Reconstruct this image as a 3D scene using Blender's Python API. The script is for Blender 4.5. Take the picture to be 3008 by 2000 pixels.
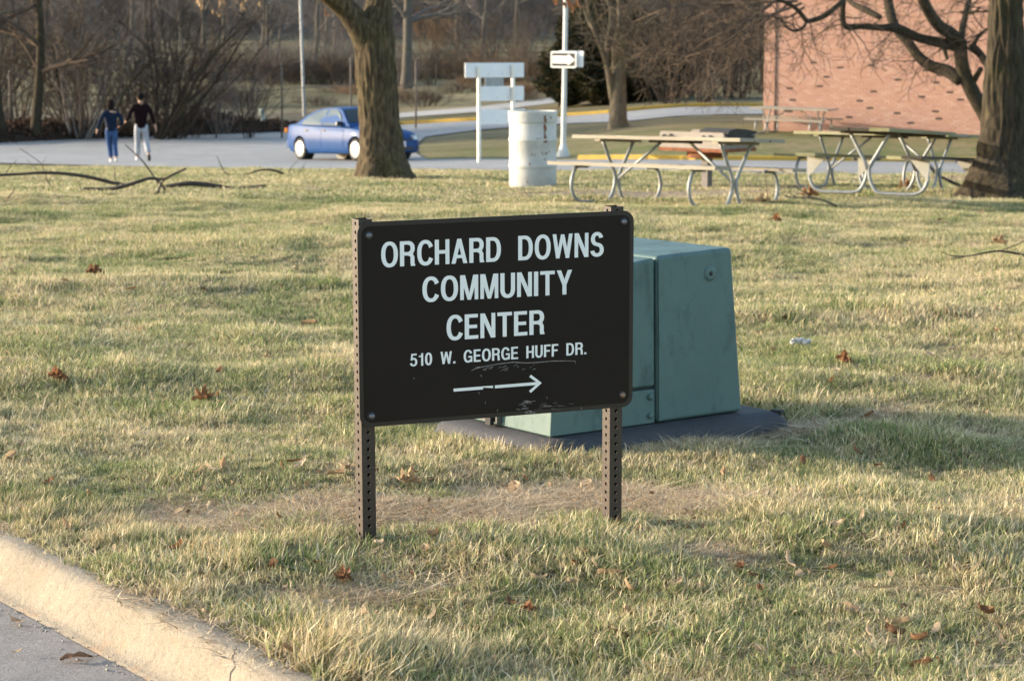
import bpy, bmesh, math, random
import numpy as np
from mathutils import Vector, Matrix, noise as mnoise
from mathutils.geometry import delaunay_2d_cdt

R = math.radians
scene = bpy.context.scene
for _o in list(bpy.data.objects):
    bpy.data.objects.remove(_o)

# ------------------------------------------------------------------ camera
FPX, PITCH, CAMH = 6378.0, math.atan(684 / 5000), 1.49
cam_d = bpy.data.cameras.new('camera')
cam_d.sensor_width = 36.0
cam_d.lens = FPX * 36.0 / 3008.0
cam_d.clip_end = 3000
cam_d.clip_start = 0.05
cam_d.dof.use_dof = True
cam_d.dof.focus_distance = 6.7
cam_d.dof.aperture_fstop = 8.5
cam = bpy.data.objects.new('camera', cam_d)
cam.location = (0, 0, CAMH)
cam.rotation_euler = (math.pi / 2 - PITCH, 0, 0)
scene.collection.objects.link(cam)
scene.camera = cam

# ------------------------------------------------------------------ light
SUN_EL, SUN_AZ = R(11.5), R(-79.0)       # azimuth clockwise from +Y: the sun stands left, a little behind the scene
SUN_DIR = Vector((math.sin(SUN_AZ) * math.cos(SUN_EL), math.cos(SUN_AZ) * math.cos(SUN_EL), math.sin(SUN_EL)))
world = bpy.data.worlds.new('World')
scene.world = world
world.use_nodes = True
wn = world.node_tree.nodes
wl = world.node_tree.links
wn.clear()
w_out = wn.new('ShaderNodeOutputWorld')
w_bg = wn.new('ShaderNodeBackground')
w_sky = wn.new('ShaderNodeTexSky')
w_sky.sky_type = 'NISHITA'
w_sky.sun_disc = False
w_sky.sun_elevation = SUN_EL
w_sky.sun_rotation = SUN_AZ
w_sky.air_density = 1.0
w_sky.dust_density = 1.2
w_bg.inputs['Strength'].default_value = 0.15
wl.new(w_sky.outputs[0], w_bg.inputs[0])
wl.new(w_bg.outputs[0], w_out.inputs[0])
sun_d = bpy.data.lights.new('sun', 'SUN')
sun_d.energy = 2.95
sun_d.angle = R(0.53)
sun_d.color = (1.0, 0.86, 0.68)
sun = bpy.data.objects.new('sun', sun_d)
sun.rotation_euler = SUN_DIR.to_track_quat('Z', 'Y').to_euler()
sun.location = (-20, 0, 30)
scene.collection.objects.link(sun)
scene.view_settings.view_transform = 'Standard'
scene.view_settings.look = 'None'
scene.view_settings.gamma = 1.0
scene.view_settings.use_curve_mapping = False
scene.view_settings.exposure = 1.8
scene.render.engine = 'CYCLES'
scene.cycles.max_bounces = 6
scene.cycles.diffuse_bounces = 3
scene.cycles.glossy_bounces = 3
scene.cycles.transparent_max_bounces = 8
scene.cycles.use_denoising = True

# ------------------------------------------------------------------ helpers: picture -> world
K = 3008 / 2358.0

def ray(px, py):
    a, b = (px - 1504) / FPX, (1000 - py) / FPX
    return np.array([a, math.cos(PITCH) + b * math.sin(PITCH), -math.sin(PITCH) + b * math.cos(PITCH)])

def P(px, py, y):
    """point on the pixel's ray at world depth y"""
    r = ray(px, py)
    t = y / r[1]
    return Vector((r[0] * t, y, CAMH + r[2] * t))

# ------------------------------------------------------------------ ground height
YS = [-50, 0, 7, 12, 16, 20, 23.5, 27, 30, 35, 43, 50, 56, 60, 66, 74, 87, 100, 150, 200, 250, 300, 400, 700]
ZL = [0, 0, 0, 0, -.03, -.10, -.20, -.33, -.48, -.70, -1.05, -1.36, -1.58, -1.72, -1.80, -1.82, -1.80, -1.75, -1.2, 0.0, 1.7, 3.8, 13, 45]
ZC = [0, 0, 0, 0, -.03, -.10, -.22, -.33, -.48, -.70, -1.05, -1.36, -1.55, -1.60, -1.60, -1.55, -1.45, -1.40, -1.1, 0.1, 1.7, 3.8, 13, 45]
ZR = [0, 0, 0, 0, -.03, -.13, -.265, -.375, -.48, -.68, -1.03, -1.36, -1.42, -1.18, -1.00, -.98, -.95, -.90, -.80, 0.2, 1.8, 3.9, 13, 45]
KN = np.array([0.816, 0.577]); KD = np.array([0.577, -0.816]); K0 = np.array([-1.58, 6.54])

def kerb_s(x, y):
    return (x - K0[0]) * KN[0] + (y - K0[1]) * KN[1]

_r = np.random.RandomState(5)
_BW = [(_r.uniform(0, 6.28), _r.uniform(0, 6.28), s, a) for s, a in [(1.1, .010), (1.7, .009), (2.6, .007), (0.5, .016), (.33, .02), (4.2, .004), (6.1, .003)] for _ in range(2)]

def terrain(x, y):
    x = np.asarray(x, float); y = np.asarray(y, float)
    u = x / np.maximum(y, 5.0)
    zl, zc, zr = np.interp(y, YS, ZL), np.interp(y, YS, ZC), np.interp(y, YS, ZR)
    sm = lambda t: np.clip(t, 0, 1) ** 2 * (3 - 2 * np.clip(t, 0, 1))
    a, b = sm(-u / 0.07), sm(u / 0.09)
    z = zc + (zl - zc) * a + (zr - zc) * b
    fade = np.clip((46 - y) / 12, 0, 1) * np.clip(kerb_s(x, y) / .5, 0, 1)
    bump = 0
    for th, ph, f, am in _BW:
        bump = bump + am * np.sin(f * 2 * (x * math.cos(th) + y * math.sin(th)) + ph)
    return z + bump * fade

def T(x, y):
    return float(terrain(x, y))

def G(px, py, lift=0.0):
    """ground point seen at a photograph pixel"""
    r = ray(px, py); o = np.array([0, 0, CAMH])
    t = 3.0
    while t < 900:
        t2 = t * 1.03 + .1
        p = o + r * t2
        if p[2] < T(p[0], p[1]) + lift:
            lo, hi = t, t2
            for _ in range(17):
                m = (lo + hi) / 2
                p = o + r * m
                if p[2] < T(p[0], p[1]) + lift: hi = m
                else: lo = m
            return Vector(p)
        t = t2
    return Vector(o + r * 900)

def Q(x, y, lift=0.0):                      # the same from the 2358-wide view
    return G(x * K, y * K, lift)

# ------------------------------------------------------------------ helpers: meshes
class MB:
    def __init__(self):
        self.v, self.f, self.m = [], [], []
        self.mi = 0
    def add(self, vs, fs):
        o = len(self.v)
        self.v += [tuple(v) for v in vs]
        for f in fs:
            self.f.append(tuple(i + o for i in f)); self.m.append(self.mi)
        return o
    def box(self, c, s, rot=None, taper=1.0):
        c = Vector(c); hx, hy, hz = s[0] / 2, s[1] / 2, s[2] / 2
        vs = []
        for z in (-1, 1):
            k = taper if z > 0 else 1
            for x, y in ((-1, -1), (1, -1), (1, 1), (-1, 1)):
                p = Vector((x * hx * k, y * hy * k, z * hz))
                if rot is not None: p = rot @ p
                vs.append(c + p)
        self.add(vs, [(3, 2, 1, 0), (4, 5, 6, 7), (0, 1, 5, 4), (1, 2, 6, 5), (2, 3, 7, 6), (3, 0, 4, 7)])
        return self
    def bar(self, a, b, w, h, up=(0, 0, 1)):
        a, b = Vector(a), Vector(b)
        d = (b - a); L = d.length; d.normalize()
        s = d.cross(Vector(up))
        if s.length < 1e-4: s = d.cross(Vector((0, 1, 0)))
        s.normalize(); u = s.cross(d)
        rot = Matrix((d, s, u)).transposed()
        return self.box((a + b) / 2, (L, w, h), rot)
    def tube(self, pts, rad, n=8, caps=True):
        pts = [Vector(p) for p in pts]
        if not hasattr(rad, '__len__'): rad = [rad] * len(pts)
        rings = []
        prev = None
        for i, p in enumerate(pts):
            d = (pts[min(i + 1, len(pts) - 1)] - pts[max(i - 1, 0)])
            if d.length < 1e-9: d = Vector((0, 0, 1))
            d.normalize()
            if prev is None:
                s = d.cross(Vector((0, 0, 1)))
                if s.length < 1e-3: s = d.cross(Vector((0, 1, 0)))
            else:
                s = prev - d * prev.dot(d)
                if s.length < 1e-4: s = d.cross(Vector((0, 0, 1)))
            s.normalize(); prev = s
            t = d.cross(s)
            rings.append([p + (s * math.cos(6.28318 * k / n) + t * math.sin(6.28318 * k / n)) * rad[i] for k in range(n)])
        vs = [q for r_ in rings for q in r_]
        fs = []
        for i in range(len(pts) - 1):
            for k in range(n):
                fs.append((i * n + k, i * n + (k + 1) % n, (i + 1) * n + (k + 1) % n, (i + 1) * n + k))
        if caps:
            fs.append(tuple(range(n - 1, -1, -1)))
            fs.append(tuple((len(pts) - 1) * n + k for k in range(n)))
        self.add(vs, fs)
        return self
    def lathe(self, prof, n=24, c=(0, 0, 0), axis='Z', capb=True, capt=True):
        c = Vector(c)
        vs = []
        for r_, z in prof:
            for k in range(n):
                a = 6.283185 * k / n
                p = (r_ * math.cos(a), r_ * math.sin(a), z)
                if axis == 'Y': p = (p[0], p[2], p[1])
                if axis == 'X': p = (p[2], p[0], p[1])
                vs.append(c + Vector(p))
        fs = []
        for i in range(len(prof) - 1):
            for k in range(n):
                q = (i * n + k, i * n + (k + 1) % n, (i + 1) * n + (k + 1) % n, (i + 1) * n + k)
                fs.append(q if axis != 'Y' else q[::-1])
        if capb: fs.append(tuple(range(n - 1, -1, -1)))
        if capt: fs.append(tuple((len(prof) - 1) * n + k for k in range(n)))
        self.add(vs, fs)
        return self
    def prism(self, poly, lo, hi, fn):
        """poly of 2-d points, extruded from lo to hi; fn(a, b, h) gives the 3-d point"""
        n = len(poly)
        vs = [fn(a, b, lo) for a, b in poly] + [fn(a, b, hi) for a, b in poly]
        fs = [tuple(range(n - 1, -1, -1)), tuple(range(n, 2 * n))]
        for i in range(n):
            fs.append((i, (i + 1) % n, n + (i + 1) % n, n + i))
        self.add(vs, fs)
        return self
    def mesh(self, name, smooth=False):
        me = bpy.data.meshes.new(name)
        me.from_pydata(self.v, [], self.f)
        if any(self.m): me.polygons.foreach_set('material_index', self.m)
        if smooth:
            me.polygons.foreach_set('use_smooth', [True] * len(me.polygons))
        me.update()
        return me

def link(o, parent=None):
    scene.collection.objects.link(o)
    if parent is not None: o.parent = parent
    return o

def obj(name, mb, mat, parent=None, smooth=False, bevel=0, fix=False, edge=None):
    me = mb.mesh(name, smooth) if isinstance(mb, MB) else mb
    if fix:
        bm = bmesh.new(); bm.from_mesh(me); bmesh.ops.recalc_face_normals(bm, faces=bm.faces); bm.to_mesh(me); bm.free()
    for m in (mat if isinstance(mat, (list, tuple)) else [mat]):
        if m is not None: me.materials.append(m)
    o = bpy.data.objects.new(name, me)
    link(o, parent)
    if bevel:
        b = o.modifiers.new('bevel', 'BEVEL'); b.width = bevel; b.segments = 2; b.limit_method = 'ANGLE'; b.angle_limit = R(40)
        me.polygons.foreach_set('use_smooth', [True] * len(me.polygons))
        b.harden_normals = True
    if edge and smooth:
        me.set_sharp_from_angle(angle=R(edge))
    return o

def tag(o, label, cat, group=None, kind=None):
    if label: o['label'] = label
    if cat: o['category'] = cat
    if group: o['group'] = group
    if kind: o['kind'] = kind
    return o

def thing(name, label, cat, loc=(0, 0, 0), rotz=0.0, group=None):
    o = bpy.data.objects.new(name, None)
    o.empty_display_size = .1
    o.location = loc; o.rotation_euler = (0, 0, rotz)
    link(o)
    return tag(o, label, cat, group)

def copy_tree(o, parent=None):
    c = o.copy(); scene.collection.objects.link(c)
    if parent is not None: c.parent = parent
    for ch in list(o.children): copy_tree(ch, c)
    return c

def struct(o):
    o['kind'] = 'structure'
    return o

# ------------------------------------------------------------------ materials
def mat_base(name):
    m = bpy.data.materials.new(name); m.use_nodes = True
    nt = m.node_tree
    return m, nt, nt.nodes['Principled BSDF']

def N(nt, typ, **kw):
    n = nt.nodes.new(typ)
    for k, v in kw.items():
        if k.startswith('_'): n.inputs[k[1:]].default_value = v
        else: setattr(n, k, v)
    return n

def noise_node(nt, coord, scale, detail=4, rough=.6, stretch=None):
    n = N(nt, 'ShaderNodeTexNoise', _Scale=scale, _Detail=detail, _Roughness=rough)
    if stretch:
        mp = N(nt, 'ShaderNodeMapping'); mp.inputs['Scale'].default_value = stretch
        nt.links.new(coord, mp.inputs[0]); coord = mp.outputs[0]
    nt.links.new(coord, n.inputs['Vector'])
    return n

def ramp(nt, src, stops):
    r_ = N(nt, 'ShaderNodeValToRGB')
    e = r_.color_ramp.elements
    while len(e) < len(stops): e.new(.5)
    for el, (p, c) in zip(e, stops):
        el.position = p; el.color = (*c, 1) if len(c) == 3 else c
    nt.links.new(src, r_.inputs[0])
    return r_

def mixc(nt, fac, a, b, mode='MIX'):
    m = N(nt, 'ShaderNodeMix', data_type='RGBA', blend_type=mode)
    for s, val in ((0, fac), (6, a), (7, b)):
        if hasattr(val, 'is_linked') or hasattr(val, 'links'): nt.links.new(val, m.inputs[s])
        else: m.inputs[s].default_value = (*val, 1) if hasattr(val, '__len__') and len(val) == 3 else val
    return m.outputs[2]

def mk(name, c1, c2=None, scale=6.0, rough=.7, bump=0.0, bscale=None, metal=0.0, stretch=None, spots=None, spec=None, lo=.35, hi=.65, coat=0, world=False):
    m, nt, b = mat_base(name)
    co = N(nt, 'ShaderNodeNewGeometry').outputs['Position'] if world else N(nt, 'ShaderNodeTexCoord').outputs['Object']
    c2 = c2 or tuple(x * .75 for x in c1)
    n1 = noise_node(nt, co, scale, 5, .65, stretch)
    col = ramp(nt, n1.outputs[0], [(lo, c1), (hi, c2)]).outputs[0]
    if spots:
        sc, thr, sc_col = spots
        n2 = noise_node(nt, co, sc, 6, .7)
        f = ramp(nt, n2.outputs[0], [(thr, (0, 0, 0)), (thr + .05, (1, 1, 1))]).outputs[0]
        col = mixc(nt, f, col, sc_col)
    nt.links.new(col, b.inputs['Base Color'])
    b.inputs['Roughness'].default_value = rough
    b.inputs['Metallic'].default_value = metal
    if spec is not None: b.inputs['Specular IOR Level'].default_value = spec
    if coat: b.inputs['Coat Weight'].default_value = coat; b.inputs['Coat Roughness'].default_value = .05
    if bump:
        n3 = noise_node(nt, co, bscale or scale * 3, 6, .7, stretch)
        bp = N(nt, 'ShaderNodeBump', _Strength=bump, _Distance=.01)
        nt.links.new(n3.outputs[0], bp.inputs['Height'])
        nt.links.new(bp.outputs[0], b.inputs['Normal'])
    return m

M = {}
M['sign_face'] = mk('sign_face', (.0155, .0112, .0090), (.0185, .0135, .0110), 3, .6, .05, 300, spec=.12)
M['sign_brown'] = mk('sign_brown', (.022, .0155, .0125), (.018, .0125, .010), 8, .5, .05, 200, spec=.4)
M['post_brown'] = mk('post_brown', (.042, .029, .023), (.032, .022, .018), 12, .5, .15, 90, spots=(55, .69, (.30, .27, .25)), spec=.4)
M['vinyl'] = mk('vinyl', (.80, .80, .78), (.74, .74, .73), 5, .35)
M['scratch'] = mk('scratch', (.42, .38, .36), (.16, .14, .14), 160, .7)
M['bolt'] = mk('bolt', (.22, .225, .23), (.12, .12, .125), 60, .45, metal=.7)
M['bolt_rust'] = mk('bolt_rust', (.35, .24, .18), (.20, .12, .08), 60, .5, metal=.6)
M['rubber'] = mk('rubber', (.012, .012, .012), (.02, .02, .02), 10, .8)
M['green_paint'] = mk('green_paint', (.074, .122, .113), (.058, .100, .095), 2.2, .5, .10, 260, spots=(9, .66, (.040, .066, .064)), spec=.25, lo=.3, hi=.7)
def paint_mat():
    m, nt, b = mat_base('green_paint')
    co = N(nt, 'ShaderNodeTexCoord').outputs['Object']
    n1 = noise_node(nt, co, 2.2, 5, .6); n2 = noise_node(nt, co, 7, 7, .75, (1, 1, .45)); n3 = noise_node(nt, co, 38, 3, .6, (1, 1, 2.5)); n4 = noise_node(nt, co, 260, 2, .5)
    c = ramp(nt, n1.outputs[0], [(.3, (.084, .140, .133)), (.7, (.068, .118, .114))]).outputs[0]
    c = mixc(nt, ramp(nt, n2.outputs[0], [(.52, (0, 0, 0)), (.70, (.75, .75, .75))]).outputs[0], c, (.034, .058, .056))
    c = mixc(nt, ramp(nt, n3.outputs[0], [(.70, (0, 0, 0)), (.76, (.55, .55, .55))]).outputs[0], c, (.17, .20, .15))
    nt.links.new(c, b.inputs['Base Color'])
    nt.links.new(ramp(nt, n2.outputs[0], [(.3, (.42, .42, .42)), (.7, (.65, .65, .65))]).outputs[0], b.inputs['Roughness'])
    b.inputs['Specular IOR Level'].default_value = .28
    bp = N(nt, 'ShaderNodeBump', _Strength=.12, _Distance=.01); bq = N(nt, 'ShaderNodeBump', _Strength=.25, _Distance=.02)
    nt.links.new(n1.outputs[0], bq.inputs['Height']); nt.links.new(n4.outputs[0], bp.inputs['Height']); nt.links.new(bq.outputs[0], bp.inputs['Normal']); nt.links.new(bp.outputs[0], b.inputs['Normal'])
    return m
M['green_paint'] = paint_mat()
M['green_dark'] = mk('green_dark', (.02, .03, .03), None, 4, .8)
M['pad'] = mk('pad', (.026, .026, .031), (.042, .041, .046), 7, .75, .3, 80)
M['concrete'] = None
M['galv'] = mk('galv', (.29, .305, .31), (.21, .222, .227), 14, .5, .05, 60, metal=.3)
M['galv_light'] = mk('galv_light', (.62, .62, .60), (.52, .52, .51), 8, .45, metal=.2)
M['wood_grey'] = mk('wood_grey', (.31, .275, .215), (.22, .195, .15), 3, .8, .35, 12, stretch=(.5, 9, 9))
M['wood_lichen'] = mk('wood_lichen', (.25, .23, .16), (.20, .19, .07), 2.2, .85, .35, 12, stretch=(.6, 5, 5))
M['wood_dark'] = mk('wood_dark', (.060, .048, .032), (.040, .032, .022), 4, .85, .3, 14, stretch=(.5, 8, 8))
M['gusset'] = mk('gusset', (.44, .42, .36), (.36, .34, .29), 6, .7)
M['drum'] = mk('drum', (.50, .50, .48), (.39, .39, .37), 4, .65, .06, 50, spots=(7.5, .685, (.19, .075, .035)))
M['rust'] = mk('rust', (.24, .085, .035), (.13, .045, .02), 9, .9, .4, 60)
M['grill_steel'] = mk('grill_steel', (.25, .22, .19), (.19, .165, .14), 5, .7, .1, 60, spots=(9, .68, (.22, .08, .03)))
M['soot'] = mk('soot', (.016, .015, .014), (.03, .028, .026), 8, .8)
M['grill_post'] = mk('grill_post', (.16, .14, .125), (.12, .105, .095), 8, .7)
M['white_board'] = mk('white_board', (.70, .71, .72), (.64, .65, .66), 3, .45, metal=.1)
M['blue_post'] = mk('blue_post', (.10, .16, .22), (.08, .13, .18), 6, .5)
M['white_post'] = mk('white_post', (.78, .75, .68), (.68, .60, .50), 5, .6, spots=(6, .66, (.40, .22, .13)), stretch=(1, 1, .25))
M['pole_white'] = mk('pole_white', (.54, .535, .515), (.47, .465, .445), 4, .5)
M['pole_grey'] = mk('pole_grey', (.30, .32, .34), (.26, .28, .30), 4, .45, metal=.2)
M['sign_white'] = mk('sign_white', (.86, .85, .82), (.82, .81, .78), 6, .35)
M['sign_black'] = mk('sign_black', (.03, .028, .026), None, 6, .45)
M['marker_green'] = mk('marker_green', (.42, .50, .44), (.36, .44, .40), 5, .5)
M['yellow'] = mk('yellow', (.46, .29, .035), (.36, .235, .04), 3, .8, .2, 30, spots=(5, .66, (.36, .31, .23)))
M['roof'] = mk('roof', (.09, .08, .075), None, 3, .9)
M['downpipe'] = mk('downpipe', (.13, .075, .055), None, 4, .7)
M['mortar'] = mk('mortar', (.42, .30, .235), (.38, .27, .21), 8, .9, .2, 40)
BRICK = [(.435, .245, .185), (.455, .265, .205), (.41, .222, .168), (.485, .30, .235), (.44, .25, .175)]
for i, c in enumerate(BRICK):
    M['brick%d' % i] = mk('brick_tint', c, tuple(x * .9 for x in c), 14, .9, .3, 60)
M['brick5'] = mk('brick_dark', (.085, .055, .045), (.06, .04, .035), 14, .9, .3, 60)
M['fence_metal'] = mk('fence_metal', (.10, .085, .07), (.14, .09, .06), 4, .7)
M['litter_white'] = mk('litter_white', (.42, .42, .43), (.32, .32, .33), 30, .8, .2, 60)
M['skin'] = mk('skin', (.42, .24, .16), (.38, .21, .14), 8, .55)
M['hair'] = mk('hair', (.006, .005, .005), (.01, .008, .007), 20, .9, spec=.1)
M['hair_brown'] = mk('hair_brown', (.012, .007, .006), (.016, .009, .007), 20, .9, spec=.1)
M['maroon'] = mk('maroon', (.010, .004, .005), (.008, .0035, .0045), 10, .95, spec=.1)
M['pants_grey'] = mk('pants_grey', (.34, .35, .38), (.28, .29, .33), 8, .9)
M['navy'] = mk('navy', (.006, .013, .030), (.008, .016, .035), 8, .9, spec=.15)
M['jeans'] = mk('jeans', (.045, .085, .20), (.032, .064, .15), 10, .9, spec=.15)
M['shoe_white'] = mk('shoe_white', (.75, .74, .72), None, 8, .6)
M['shoe_dark'] = mk('shoe_dark', (.03, .028, .026), None, 8, .7)
# car
M['car_paint'] = mk('car_paint', (.010, .056, .185), (.009, .050, .165), 2, .5, coat=.06, metal=.0, spec=.14)
M['car_glass'] = mk('car_glass', (.05, .07, .07), (.04, .06, .06), 2, .03, spec=1.0)
M['car_dark_glass'] = mk('car_dark_glass', (.012, .018, .018), None, 2, .05, spec=.5)
M['plastic_black'] = mk('plastic_black', (.014, .014, .015), None, 6, .5)
M['wheel_cover'] = mk('wheel_cover', (.46, .46, .45), (.38, .38, .37), 5, .35, metal=.2)
M['lamp_clear'] = mk('lamp_clear', (.55, .56, .55), (.40, .41, .41), 20, .12, metal=.3)
M['lamp_red'] = mk('lamp_red', (.36, .02, .015), None, 6, .2)
M['lamp_amber'] = mk('lamp_amber', (.50, .19, .02), None, 6, .2)
M['plate'] = mk('plate', (.62, .60, .62), (.50, .44, .48), 14, .5)

def asphalt(name, base, tint2, scale):
    m, nt, b = mat_base(name)
    co = N(nt, 'ShaderNodeNewGeometry').outputs['Position']
    n1 = noise_node(nt, co, scale, 3, .6)
    n2 = noise_node(nt, co, 180, 2, .7)
    n3 = noise_node(nt, co, scale * 7, 4, .7)
    c = ramp(nt, n1.outputs[0], [(.3, base), (.7, tint2)]).outputs[0]
    sp = ramp(nt, n2.outputs[0], [(.32, (.55, .55, .55)), (.5, (1, 1, 1)), (.72, (1.5, 1.48, 1.45))]).outputs[0]
    c = mixc(nt, .8, c, sp, 'MULTIPLY')
    st = ramp(nt, n3.outputs[0], [(.35, (.8, .79, .78)), (.6, (1.06, 1.06, 1.06))]).outputs[0]
    c = mixc(nt, .8, c, st, 'MULTIPLY')
    nt.links.new(c, b.inputs['Base Color'])
    b.inputs['Roughness'].default_value = .85
    bp = N(nt, 'ShaderNodeBump', _Strength=.5, _Distance=.004)
    nt.links.new(n2.outputs[0], bp.inputs['Height']); nt.links.new(bp.outputs[0], b.inputs['Normal'])
    return m
M['street'] = asphalt('street', (.225, .200, .178), (.29, .258, .232), 1.2)
M['lot'] = asphalt('lot', (.245, .236, .224), (.315, .303, .286), .18)
M['path'] = asphalt('path', (.32, .305, .28), (.38, .36, .33), .4)

def kerb_mat():
    m, nt, b = mat_base('kerb_concrete')
    co = N(nt, 'ShaderNodeNewGeometry').outputs['Position']
    n1 = noise_node(nt, co, 3.0, 5, .7)
    n2 = noise_node(nt, co, 240, 2, .6)
    n3 = noise_node(nt, co, 6, 8, .8, (1.2, .7, 2))
    n4 = noise_node(nt, co, 45, 5, .75)
    c = ramp(nt, n1.outputs[0], [(.3, (.225, .188, .139)), (.7, (.285, .245, .185))]).outputs[0]
    sp = ramp(nt, n2.outputs[0], [(.30, (.62, .60, .58)), (.45, (1, 1, 1)), (.7, (1.22, 1.2, 1.18))]).outputs[0]
    c = mixc(nt, .8, c, sp, 'MULTIPLY')
    c = mixc(nt, .9, c, ramp(nt, n4.outputs[0], [(.3, (.72, .70, .68)), (.5, (1, 1, 1)), (.7, (1.1, 1.1, 1.1))]).outputs[0], 'MULTIPLY')
    rs = ramp(nt, n3.outputs[0], [(.54, (0, 0, 0)), (.66, (.6, .6, .6))]).outputs[0]
    c = mixc(nt, rs, c, (.34, .21, .12))
    nt.links.new(c, b.inputs['Base Color']); b.inputs['Roughness'].default_value = .9
    bp = N(nt, 'ShaderNodeBump', _Strength=.7, _Distance=.003)
    bp2 = N(nt, 'ShaderNodeBump', _Strength=.6, _Distance=.012)
    nt.links.new(n2.outputs[0], bp.inputs['Height']); nt.links.new(n4.outputs[0], bp2.inputs['Height']); nt.links.new(bp2.outputs[0], bp.inputs['Normal']); nt.links.new(bp.outputs[0], b.inputs['Normal'])
    return m
M['concrete'] = kerb_mat()

def bark_mat(name, c1, c2, c3, scale=1.0):
    m, nt, b = mat_base(name)
    co = N(nt, 'ShaderNodeTexCoord').outputs['Object']
    n1 = noise_node(nt, co, 22 * scale, 5, .7, (1, 1, .22))
    n2 = noise_node(nt, co, 1.6 * scale, 4, .6)
    c = ramp(nt, n1.outputs[0], [(.32, c1), (.55, c2), (.75, c3)]).outputs[0]
    moss = ramp(nt, n2.outputs[0], [(.5, (1, 1, 1)), (.72, (.95, 1.05, .72))]).outputs[0]
    c = mixc(nt, 1.0, c, moss, 'MULTIPLY')
    nt.links.new(c, b.inputs['Base Color']); b.inputs['Roughness'].default_value = .95
    b.inputs['Specular IOR Level'].default_value = .15
    bp = N(nt, 'ShaderNodeBump', _Strength=.8, _Distance=.02)
    nt.links.new(n1.outputs[0], bp.inputs['Height']); nt.links.new(bp.outputs[0], b.inputs['Normal'])
    return m
M['bark_oak'] = bark_mat('bark_oak', (.020, .015, .011), (.080, .062, .038), (.17, .132, .078))
M['bark_dark'] = bark_mat('bark_dark', (.016, .013, .010), (.050, .040, .027), (.10, .082, .048))
M['bark_pale'] = bark_mat('bark_pale', (.075, .060, .045), (.14, .115, .085), (.22, .185, .135))
M['bark_grey'] = bark_mat('bark_grey', (.07, .062, .055), (.115, .10, .087), (.165, .145, .12))
M['twig_brown'] = mk('twig_brown', (.110, .082, .060), (.068, .051, .040), 3, .95, spec=.1)
M['twig_dark'] = mk('twig_dark', (.062, .047, .037), (.040, .031, .025), 3, .95, spec=.1)
M['twig_grey'] = mk('twig_grey', (.165, .142, .126), (.112, .097, .087), 1.5, .95, spec=.1)
M['twig_red'] = mk('twig_red', (.20, .125, .075), (.14, .09, .055), 3, .95, spec=.1)
M['branch_dead'] = mk('branch_dead', (.032, .025, .022), (.055, .043, .035), 6, .9, .4, 40)

def leaf_mat(name, c1, c2, tr=.3):
    m, nt, b = mat_base(name)
    oi = N(nt, 'ShaderNodeObjectInfo')
    co = N(nt, 'ShaderNodeTexCoord').outputs['Object']
    n1 = noise_node(nt, co, 30, 3, .6)
    c = ramp(nt, oi.outputs['Random'], [(0, c1), (1, c2)]).outputs[0]
    v = ramp(nt, n1.outputs[0], [(.3, (.75, .72, .7)), (.7, (1.12, 1.1, 1.08))]).outputs[0]
    c = mixc(nt, 1.0, c, v, 'MULTIPLY')
    nt.links.new(c, b.inputs['Base Color']); b.inputs['Roughness'].default_value = .7
    b.inputs['Specular IOR Level'].default_value = .25
    t = N(nt, 'ShaderNodeBsdfTranslucent'); nt.links.new(c, t.inputs[0])
    mx = N(nt, 'ShaderNodeMixShader'); mx.inputs[0].default_value = tr
    nt.links.new(b.outputs[0], mx.inputs[1]); nt.links.new(t.outputs[0], mx.inputs[2])
    nt.links.new(mx.outputs[0], nt.nodes['Material Output'].inputs[0])
    return m
M['leaf_tan'] = leaf_mat('leaf_tan', (.50, .36, .22), (.36, .24, .14))
M['leaf_rust'] = leaf_mat('leaf_rust', (.21, .095, .042), (.30, .155, .075))
M['leaf_brown'] = leaf_mat('leaf_brown', (.16, .085, .045), (.24, .13, .07))
M['leaf_pale'] = leaf_mat('leaf_pale', (.55, .45, .32), (.48, .36, .24))

def foliage_mat(name, c1, c2, c3):
    m, nt, b = mat_base(name)
    at = N(nt, 'ShaderNodeAttribute', attribute_name='rnd')
    c = ramp(nt, at.outputs['Fac'], [(0, c1), (.6, c2), (1, c3)]).outputs[0]
    nt.links.new(c, b.inputs['Base Color']); b.inputs['Roughness'].default_value = .8
    b.inputs['Specular IOR Level'].default_value = .2
    t = N(nt, 'ShaderNodeBsdfTranslucent'); nt.links.new(c, t.inputs[0])
    mx = N(nt, 'ShaderNodeMixShader'); mx.inputs[0].default_value = .15
    nt.links.new(b.outputs[0], mx.inputs[1]); nt.links.new(t.outputs[0], mx.inputs[2])
    nt.links.new(mx.outputs[0], nt.nodes['Material Output'].inputs[0])
    return m
M['evergreen'] = foliage_mat('evergreen', (.012, .016, .008), (.026, .029, .013), (.085, .062, .026))
M['bank_leaves'] = foliage_mat('bank_leaves', (.030, .020, .014), (.055, .034, .022), (.15, .075, .04))
M['far_wood'] = foliage_mat('far_wood', (.070, .058, .052), (.10, .086, .076), (.14, .115, .092))

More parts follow.
